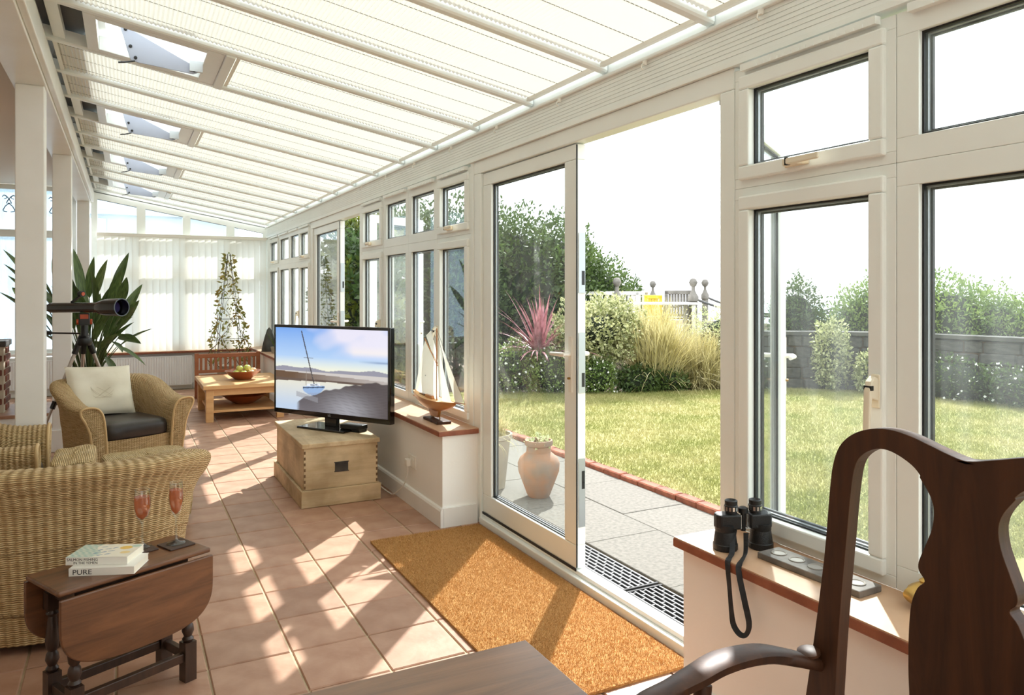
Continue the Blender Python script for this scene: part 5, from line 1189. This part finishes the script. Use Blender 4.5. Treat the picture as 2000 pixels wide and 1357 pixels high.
# ---- binoculars, strap, candle holder, shell on the near sill
pm('bino_black', (16, 16, 17), 0.45, bump=0.2, bscale=300); pm('chrome', (210, 212, 214), 0.2, metal=1.0); pm('slate_grey', (128, 120, 112), 0.7, c2=(98, 92, 86), nscale=20, bump=0.2, bscale=50); pm('candle', (150, 144, 136), 0.6); pm('gilt', (206, 168, 92), 0.35, metal=0.6)
bn = thing('binoculars', 'black binoculars standing upright on the window sill', 'binoculars', (1.845, 1.872, 0.596), math.radians(-21))
for sx_ in (-1, 1):
    b = MB().lathe([(0.020, 0), (0.038, 0.0), (0.041, 0.004), (0.041, 0.020), (0.039, 0.022), (0.034, 0.058), (0.033, 0.062), (0.034, 0.064), (0.034, 0.085)], 24, (sx_ * 0.062, 0, 0)).build('barrel', 'bino_black', bn, smooth=35)
    MB().prism([(sx_ * x, y) for x, y in ((0.016, -0.028), (0.088, -0.026), (0.097, -0.010), (0.097, 0.012), (0.086, 0.028), (0.016, 0.028))], 0.070, 0.120, 2).build('prism_housing', 'bino_black', bn, bevel=0.006)
    e = MB().lathe([(0.019, 0.116), (0.019, 0.126), (0.0225, 0.128), (0.0225, 0.146), (0.0205, 0.148), (0.021, 0.162), (0.018, 0.164), (0.012, 0.158)], 24, (sx_ * 0.042, 0, 0)).build('eyepiece', 'bino_black', bn, smooth=35)
    m = MB()
    for k in range(12): a = 2 * PI * k / 12; m.box(-0.0035, 0.0035, -0.001, 0.001, 0.131, 0.141) if False else m.bar((sx_ * 0.042 + 0.0226 * math.cos(a), 0.0226 * math.sin(a), 0.130), (sx_ * 0.042 + 0.0226 * math.cos(a), 0.0226 * math.sin(a), 0.143), 0.007, 0.0015, (math.cos(a), math.sin(a), 0))
    tag(m.build('grip_studs', 'chrome', e), kind='stuff')
MB().lathe([(0.009, 0.06), (0.009, 0.118), (0.016, 0.12), (0.016, 0.136), (0.009, 0.140)], 16).build('focus_wheel', 'bino_black', bn, smooth=35)
MB().box(-0.032, 0.032, -0.006, 0.006, 0.066, 0.074).build('bridge', 'chrome', bn); MB().box(-0.015, -0.010, -0.012, -0.008, 0.07, 0.115).box(0.010, 0.015, -0.012, -0.008, 0.07, 0.115).build('hinge_rods', 'chrome', bn)
sp_t = thing('binocular_strap', 'black woven neck strap looping down from the sill', 'strap', (1.845, 1.872, 0.596))
o_ = Vector((1.845, 1.872, 0.596))
cv = catmull([Vector(p) - o_ for p in ((1.806, 1.872, 0.665), (1.79, 1.862, 0.64), (1.762, 1.838, 0.603), (1.722, 1.81, 0.6005), (1.708, 1.80, 0.585), (1.703, 1.787, 0.52), (1.700, 1.775, 0.45), (1.700, 1.765, 0.41), (1.700, 1.738, 0.392), (1.700, 1.712, 0.402), (1.700, 1.70, 0.44), (1.702, 1.72, 0.50), (1.704, 1.742, 0.56), (1.708, 1.752, 0.588), (1.722, 1.762, 0.6005), (1.765, 1.79, 0.603), (1.80, 1.815, 0.61), (1.825, 1.838, 0.66))], 7)
m = MB(); G = []
for i, p in enumerate(cv):
    tn = Vector(cv[min(i + 1, len(cv) - 1)] - cv[max(i - 1, 0)]).normalized(); n_ = Vector((-0.9, -0.45, 0.45)); sd_ = tn.cross(n_).normalized(); sd_ = (sd_ * math.cos(0.5 * math.sin(i * 0.13)) + n_ * math.sin(0.5 * math.sin(i * 0.13))).normalized(); u_ = tn.cross(sd_).normalized(); p = Vector(p)
    G.append([p + sd_ * 0.009 + u_ * 0.001, p + sd_ * 0.009 - u_ * 0.001, p - sd_ * 0.009 - u_ * 0.001, p - sd_ * 0.009 + u_ * 0.001])
m.grid(G, False, True); m.build('strap_band', 'black_rubber', sp_t)
tl_ = thing('tealight_holder', 'long grey slate candle holder with round hollows on the sill', 'candle holder', (1.875, 1.60, 0.596), math.radians(2))
MB().box(-0.05, 0.05, -0.185, 0.185, 0.0, 0.020).build('slab', 'slate_grey', tl_, bevel=0.003)
r0 = MB().lathe([(0.017, 0.0201), (0.0245, 0.0201), (0.0245, 0.0225), (0.0225, 0.0235), (0.0205, 0.0225), (0.019, 0.0206)], 24).build('tealight', 'candle', tl_, smooth=40); r0.location = (0, -0.14, 0)
for k in range(1, 5): copy_part(r0, tl_, (0, -0.14 + 0.07 * k, 0))
shl = thing('gilt_shell', 'small gilt ribbed shell on the sill behind the chair splat', 'ornament', (1.93, 1.285, 0.596))
G = []
for i in range(25):
    a = 2 * PI * i / 24; row = []
    for j in range(9): f = j / 8; r = 0.05 * math.sin(PI * (0.1 + 0.85 * f)) * (1 + 0.10 * math.cos(8 * a)); row.append((r * math.cos(a), r * math.sin(a), 0.075 * f))
    G.append(row)
MB().grid(G).build('ribbed_body', 'gilt', shl, smooth=50); MB().lathe([(0.012, 0.07), (0.016, 0.078), (0.002, 0.088)], 12).build('shell_tip', 'gilt', shl, smooth=50)
# ------------------------------------------------------------------ FAR END
pm('scope_black', (26, 28, 30), 0.25, coat=0.4); pm('scope_orange', (196, 84, 46), 0.4); pm('lens', (40, 34, 90), 0.05, coat=1.0); pm('aluminium', (190, 180, 172), 0.35, metal=0.7)
ap = Vector((-0.30, 7.27, 1.13))
tp = thing('tripod', 'aluminium tripod with black clamps holding the telescope', 'tripod', (ap.x, ap.y, 0))
feet = [(-0.40, -0.05), (-0.07, 0.42), (0.36, 0.34)]
for fx, fy in feet:
    a, b = Vector((fx * 0.10, fy * 0.10, 1.02)), Vector((fx, fy, 0.01)); mid = a + (b - a) * 0.5
    lg_ = MB().tube([a, mid], 0.015, 10).build('leg', 'aluminium', tp, smooth=50); MB().tube([mid, b], 0.011, 10).build('lower_leg', 'aluminium', lg_, smooth=50)
    MB().tube([a + (a - b) * 0.06, a + (b - a) * 0.09], 0.024, 10).build('leg_clamp', 'black_plastic', lg_); MB().tube([mid - (b - a) * 0.03, mid + (b - a) * 0.03], 0.021, 10).build('lock_collar', 'black_plastic', lg_)
    MB().lathe([(0.018, -0.01), (0.018, 0.015), (0.008, 0.02)], 10, b).build('foot', 'black_rubber', lg_)
    MB().bar(mid, (0, 0, mid.z + 0.04), 0.016, 0.010).build('spreader', 'black_plastic', tp)
MB().lathe([(0.05, 1.0), (0.06, 1.02), (0.055, 1.06), (0.028, 1.08), (0.028, 1.19)], 18).build('head', 'black_plastic', tp, smooth=40)
MB().box(-0.04, 0.04, -0.03, 0.03, 1.17, 1.272).build('yoke', 'black_plastic', tp, bevel=0.006)
k0 = MB().lathe([(0.022, -0.008), (0.024, 0.0), (0.022, 0.008)], 14, (0, 0, 0), Matrix.Rotation(PI / 2, 3, 'Y')).build('clutch_knob', 'scope_orange', tp, smooth=40); k0.location = (0.05, 0, 1.20); copy_part(k0, tp, (-0.05, 0, 1.20)); MB().box(-0.03, 0.03, -0.034, -0.031, 1.225, 1.262).build('clamp_plate', 'scope_orange', tp)
MB().tube([(-0.02, 0.02, 1.10), (-0.26, 0.22, 1.10)], 0.007, 8).tube([(-0.26, 0.22, 1.10), (-0.34, 0.29, 1.10)], 0.018, 8).build('pan_handle', 'black_plastic', tp)
p0, p1 = at(100, 601, 6.45), at(238, 600, 6.12); dv = (p1 - p0).normalized(); Lt = (p1 - p0).length
q = dv.to_track_quat('Z', 'Y').to_matrix()
ts = thing('telescope', 'black refractor telescope pointing out into the room on its tripod', 'telescope', tuple(p0))
MB().lathe([(0.02, 0), (0.043, 0.0), (0.043, 0.04), (0.042, Lt * 0.68), (0.050, Lt * 0.69)], 24, M=q).build('tube', 'scope_black', ts, smooth=35)
MB().lathe([(0.05, Lt * 0.69), (0.062, Lt * 0.74), (0.070, Lt * 0.80), (0.074, Lt), (0.066, Lt), (0.060, Lt * 0.86)], 28, M=q).build('dew_shield', 'scope_black', ts, smooth=35)
MB().lathe([(0.05, Lt * 0.90), (0.05, Lt * 0.905)], 24, M=q).build('objective_lens', 'lens', ts)
MB().lathe([(0.03, -0.10), (0.03, 0.0)], 16, M=q).lathe([(0.018, -0.17), (0.022, -0.10)], 16, M=q).build('focuser', 'scope_black', ts, smooth=35)
f_ = MB(); c0 = Vector((0, 0, 0.05)); f_.lathe([(0.026, Lt * 0.42), (0.026, Lt * 0.46), (0.018, Lt * 0.46)], 14, (0, 0, 0.115), q); f_.build('finder_ring', 'black_plastic', ts, smooth=40)
MB().bar(dv * (Lt * 0.30) + Vector((0, 0, 0.045)), dv * (Lt * 0.43) + Vector((0, 0, 0.10)), 0.02, 0.012).build('finder_bracket', 'black_plastic', ts); MB().lathe([(0.016, Lt * 0.462), (0.016, Lt * 0.468)], 12, (0, 0, 0.115), q).build('finder_lens', 'scope_orange', ts)

# ---- big strap leaved plant
pm('plant_leaf', (62, 82, 46), 0.35, c2=(96, 118, 66), nscale=5, stretch=(1, 8, 1), trans=0.2, random_obj=0.25)
pm('plant_stem', (74, 92, 50), 0.5)
base = Vector((-0.33, 9.0, 0.40))
pt = thing('potted_plant', 'tall potted plant with long dark strap leaves behind the telescope', 'plant', (base.x, base.y, 0))
MB().lathe([(0.02, 0), (0.12, 0.0), (0.165, 0.34), (0.18, 0.345), (0.18, 0.39), (0.162, 0.39), (0.155, 0.36), (0.02, 0.36)], 28).build('pot', 'pot_clay', pt, smooth=35)
MB().lathe([(0.155, 0.35), (0.02, 0.37)], 20).build('compost', 'soil', pt)
G = []; nl = 12
for i in range(nl + 1):
    f = i / nl; w = 0.095 * (math.sin(PI * min(1, f ** 0.75)) ** 0.8) if 0 < f < 1 else 0.001; zc = -0.12 * f * f
    G.append([(f, w, zc + 0.25 * w), (f, w * 0.5, zc + 0.05 * w), (f, 0, zc), (f, -w * 0.5, zc + 0.05 * w), (f, -w, zc + 0.25 * w)])
lf_me = MB().grid(G).build('leaf', 'plant_leaf', pt, smooth=70, recalc=False); used = False
tips = [(150, 485, 0.55), (176, 498, .5), (200, 500, .45), (248, 490, .55), (236, 525, .4), (255, 537, .4), (277, 552, .5), (262, 590, .3), (270, 582, .4), (289, 632, .4), (268, 660, .35), (292, 704, .45), (235, 735, .35), (262, 655, .3), (215, 545, .5), (190, 520, .5), (165, 540, .5), (130, 520, .5), (118, 560, .5), (205, 600, .4), (225, 640, .4), (250, 610, .4), (100, 500, .5), (18, 482, .55), (15, 506, .5), (25, 531, .45), (8, 561, .5), (22, 553, .4), (60, 500, .5), (75, 540, .5), (90, 600, .5), (245, 675, .35), (210, 690, .3), (180, 560, .5), (150, 580, .5), (235, 560, .45), (222, 580, .4), (200, 560, .5)] + [(160 + 95 * math.sin(k * 2.7), 530 + 55 * (0.5 + 0.5 * math.sin(k * 1.9)) + 0.5 * abs(95 * math.sin(k * 2.7)), 0.42) for k in range(18)]
for k, (px, py, L) in enumerate(tips):
    d = 7.75 + 0.45 * math.sin(k * 2.4); tip = at(px, py, d); up = Vector((0, 0, 1)); root_ = base
    vec = tip - root_; out = Vector((vec.x, vec.y, 0)); drooping = py > 640
    mid = root_ + vec * (0.55 if not drooping else 0.5) + Vector((0, 0, 0.10 if not drooping else 0.30))
    dirv = (tip - mid).normalized(); L2 = max(L * 0.95, 0.25); st_end = tip - dirv * L2
    if drooping: st_end = tip - dirv * min(L2, 0.36)
    MB().tube([(0, 0, -0.06), (root_ + (st_end - root_) * 0.5 + Vector((0, 0, 0.06)) - base), st_end - base], [0.011, 0.007, 0.004], 6).build('stem', 'plant_stem', pt, smooth=60).location = (0, 0, base.z)
    o = lf_me if not used else copy_part(lf_me, pt); used = True
    xax = (tip - st_end).normalized(); side = xax.cross(up + Vector((random.uniform(-.6, .6), random.uniform(-.6, .6), 0))).normalized(); zax = xax.cross(side) if xax.cross(side).z > 0 else -xax.cross(side)
    yax = zax.cross(xax); Ln = (tip - st_end).length
    R3 = Matrix((xax, yax, zax)).transposed().to_4x4()
    o.matrix_local = Matrix.Translation(st_end - base + Vector((0, 0, base.z))) @ R3 @ Matrix.Diagonal((Ln, 0.54, 0.6, 1))

# ---- climbing plant on a wire obelisk
pm('vine_leaf', (122, 138, 62), 0.55, c2=(176, 150, 84), nscale=9, trans=0.35); pm('vine_stem', (112, 84, 54), 0.8); pm('wire', (70, 66, 60), 0.6)
ob = thing('climbing_plant', 'sparse climbing plant on a tapering wire obelisk before the blind', 'plant', (1.35, 11.55, 0))
MB().lathe([(0.02, 0), (0.13, 0), (0.17, 0.38), (0.16, 0.38), (0.02, 0.36)], 24).build('pot', 'grey_pot', ob, smooth=35)
def obr(z): return 0.27 * (1 - (z - 0.38) / 1.75)
for k in range(4):
    a = PI / 4 + k * PI / 2; MB().tube([(obr(z) * math.cos(a), obr(z) * math.sin(a), z) for z in (0.36, 1.2, 2.0)], 0.004, 6).build('upright', 'wire', ob)
for z in (0.75, 1.05, 1.35, 1.62, 1.85): MB().tube([(obr(z) * 1.05 * math.cos(a), obr(z) * 1.05 * math.sin(a), z) for a in np.linspace(0, 2 * PI, 17)], 0.003, 5).build('hoop', 'wire', ob)
for k in range(5):
    MB().tube([(obr(z) * 1.1 * math.cos(k * 1.3 + z * (3.5 if k % 2 else -2.8)) + random.gauss(0, .012), obr(z) * 1.1 * math.sin(k * 1.3 + z * (3.5 if k % 2 else -2.8)), z) for z in np.linspace(0.37, 1.95 - 0.12 * k, 26)], [0.006 - 0.00018 * i for i in range(26)], 5).build('vine', 'vine_stem', ob, smooth=60)
r = np.random.default_rng(5); n = 520; z = 0.45 + 1.55 * r.random(n) ** 1.15; a = r.random(n) * 2 * PI; rr = (0.27 * (1 - (z - 0.38) / 1.75)) * (1.0 + 0.15 * r.standard_normal(n)) + 0.01
P = np.stack([rr * np.cos(a), rr * np.sin(a), z], 1); ax = np.stack([np.cos(a), np.sin(a), -0.3 + 0.6 * r.standard_normal(n)], 1) + 0.6 * r.standard_normal((n, 3)); ax /= np.linalg.norm(ax, axis=1)[:, None]; bb = np.cross(ax, r.standard_normal((n, 3))); bb /= np.linalg.norm(bb, axis=1)[:, None]; L = (0.04 + 0.05 * r.random(n))[:, None]
V = np.stack([P, P + ax * L * .5 + bb * L * .25, P + ax * L, P + ax * L * .5 - bb * L * .25], 1); tag(np_mesh('foliage', V.reshape(-1, 3), np.arange(4 * n).reshape(-1, 4), 'vine_leaf', ob), kind='stuff')

# ---- bench, coffee table, bowls, apples
bn_ = thing('slatted_bench', 'reddish slatted wooden bench below the far window', 'bench', (1.27, 10.98, 0))
MB().box(-0.40, 0.40, -0.02, 0.02, 0.545, 0.60).build('top_rail', 'teak', bn_, bevel=0.005); MB().box(-0.40, 0.40, -0.015, 0.015, 0.34, 0.38).build('lower_rail', 'teak', bn_)
s0 = MB().box(-0.016, 0.016, -0.010, 0.010, 0.38, 0.548).build('back_slat', 'teak', bn_); s0.location = (-0.345, 0, 0)
for k in range(1, 12): copy_part(s0, bn_, (-0.345 + k * 0.0627, 0, 0))
l0 = MB().box(-0.025, 0.025, -0.025, 0.025, 0, 0.61).build('leg', 'teak', bn_, bevel=0.004); l0.location = (-0.40, 0, 0); copy_part(l0, bn_, (0.40, 0, 0))
l1 = MB().box(-0.025, 0.025, -0.025, 0.025, 0, 0.30).build('front_leg', 'teak', bn_, bevel=0.004); l1.location = (-0.40, -0.40, 0); copy_part(l1, bn_, (0.40, -0.40, 0))
s1 = MB().box(-0.42, 0.42, -0.035, 0.035, 0.30, 0.322).build('seat_slat', 'teak', bn_); s1.location = (0, -0.07, 0)
for k in range(1, 5): copy_part(s1, bn_, (0, -0.07 - k * 0.085, 0))
ct = thing('coffee_table', 'square pine coffee table with a low shelf in the sun', 'coffee table', (1.22, 9.42, 0))
k0 = MB().box(-0.45, 0.45, -0.0695, 0.0695, 0.368, 0.41).build('top_plank', 'pine', ct, bevel=0.003); k0.location = (0, -0.49, 0)
for k in range(1, 8): copy_part(k0, ct, (0, -0.49 + k * 0.14, 0))
MB().box(-0.37, 0.37, -0.50, -0.47, 0.29, 0.368).box(-0.37, 0.37, 0.47, 0.50, 0.29, 0.368).box(-0.40, -0.37, -0.47, 0.47, 0.29, 0.368).box(0.37, 0.40, -0.47, 0.47, 0.29, 0.368).build('apron', 'pine', ct)
l0 = MB().box(-0.04, 0.04, -0.04, 0.04, 0, 0.368).build('leg', 'pine', ct, bevel=0.004); l0.location = (-0.38, -0.49, 0)
for x, y in ((0.38, -0.49), (0.38, 0.49), (-0.38, 0.49)): copy_part(l0, ct, (x, y, 0))
sh0 = MB().box(-0.375, 0.375, -0.07, 0.07, 0.10, 0.125).build('shelf_slat', 'pine', ct); sh0.location = (0, -0.42, 0)
for k in range(1, 7): copy_part(sh0, ct, (0, -0.42 + k * 0.14, 0))
def bowl(label, loc, r, h, sc=1.0):
    t = thing('wooden_bowl', label, 'bowl', loc)
    MB().lathe([(0.02, 0), (r * 0.42, 0.0), (r * 0.5, h * 0.12), (r * 0.78, h * 0.55), (r * 0.98, h * 0.97), (r, h), (r * 0.95, h), (r * 0.74, h * 0.6), (r * 0.45, h * 0.22), (0.02, h * 0.16)], 36).build('bowl_body', 'bowl_wood', t, smooth=40)
    MB().lathe([(r * 0.42, 0.001), (r * 0.43, 0.008)], 30).build('foot_ring', 'oak_dark', t); return t
bloc = Vector((1.25, 9.36, 0.41)); bowl('wide brown wooden bowl of green apples on the coffee table', tuple(bloc), 0.205, 0.105)
bowl('large dark wooden bowl on the shelf under the coffee table', (1.27, 9.40, 0.125), 0.25, 0.10)
pm('apple_green', (176, 192, 78), 0.3, c2=(214, 208, 120), nscale=5); pm('apple_blush', (222, 196, 150), 0.35, c2=(206, 150, 110), nscale=5)
apos = [(-0.085, -0.06, 0.078), (0.0, -0.09, 0.074), (0.085, -0.055, 0.078), (0.06, 0.05, 0.076), (-0.055, 0.055, 0.076), (-0.04, -0.02, 0.13), (0.045, -0.025, 0.135), (0.12, 0.02, 0.095)]
alab = ['yellow green apple against the rim of the wooden bowl', 'green apple low at the front of the bowl', 'blushed apple at the front of the bowl', 'pale apple deep in the wooden bowl', 'yellowish apple hidden at the back of the bowl', 'pale green apple heaped on top of the others', 'bright green apple topmost in the wooden bowl', 'creamy pink apple resting on the bowl rim']
a_me = None
for k, p in enumerate(apos):
    t = thing('apple', alab[k], 'apple', tuple(bloc + Vector(p)), k * 1.1, 'apples in the wooden bowl'); s = 0.040
    mt_ = 'apple_blush' if k in (2, 7) else 'apple_green'
    MB().lathe([(0.004, -0.85 * s), (0.35 * s, -0.95 * s), (0.8 * s, -0.6 * s), (1.0 * s, 0.0), (0.92 * s, 0.5 * s), (0.55 * s, 0.88 * s), (0.2 * s, 0.82 * s), (0.004, 0.68 * s)], 20).build('flesh', mt_, t, smooth=80)
    MB().tube([(0, 0, 0.68 * s), (0.003, 0.002, 1.1 * s)], 0.0018, 5).build('stalk', 'bark', t)
# ---- stone ornament and aloe on the far sill
so = thing('stone_cone', 'rough grey cone shaped stone ornament on the far sill', 'ornament', (1.84, 11.1, 0.596))
MB().lathe([(0.10, 0), (0.105, 0.03), (0.085, 0.12), (0.06, 0.22), (0.03, 0.31), (0.008, 0.34)], 14).build('stone_body', 'stone', so, smooth=50); MB().lathe([(0.11, 0.0), (0.11, 0.012)], 16).build('base_disc', 'slate', so)
al = thing('aloe_plant', 'small pale aloe in a pot beside the stone cone', 'plant', (1.86, 10.72, 0.596))
MB().lathe([(0.02, 0), (0.05, 0), (0.065, 0.09), (0.058, 0.09), (0.02, 0.08)], 20).build('pot', 'grey_pot', al, smooth=35)
for k in range(8):
    a = k * 0.79; o = MB().tube([(0, 0, 0.06), (0.05 * math.cos(a), 0.05 * math.sin(a), 0.17), (0.11 * math.cos(a), 0.11 * math.sin(a), 0.26 + 0.02 * (k % 3))], [0.012, 0.009, 0.002], 6, flat=0.5).build('leaf', 'plant_leaf' if k % 2 else 'leaf_mid', al, smooth=60)
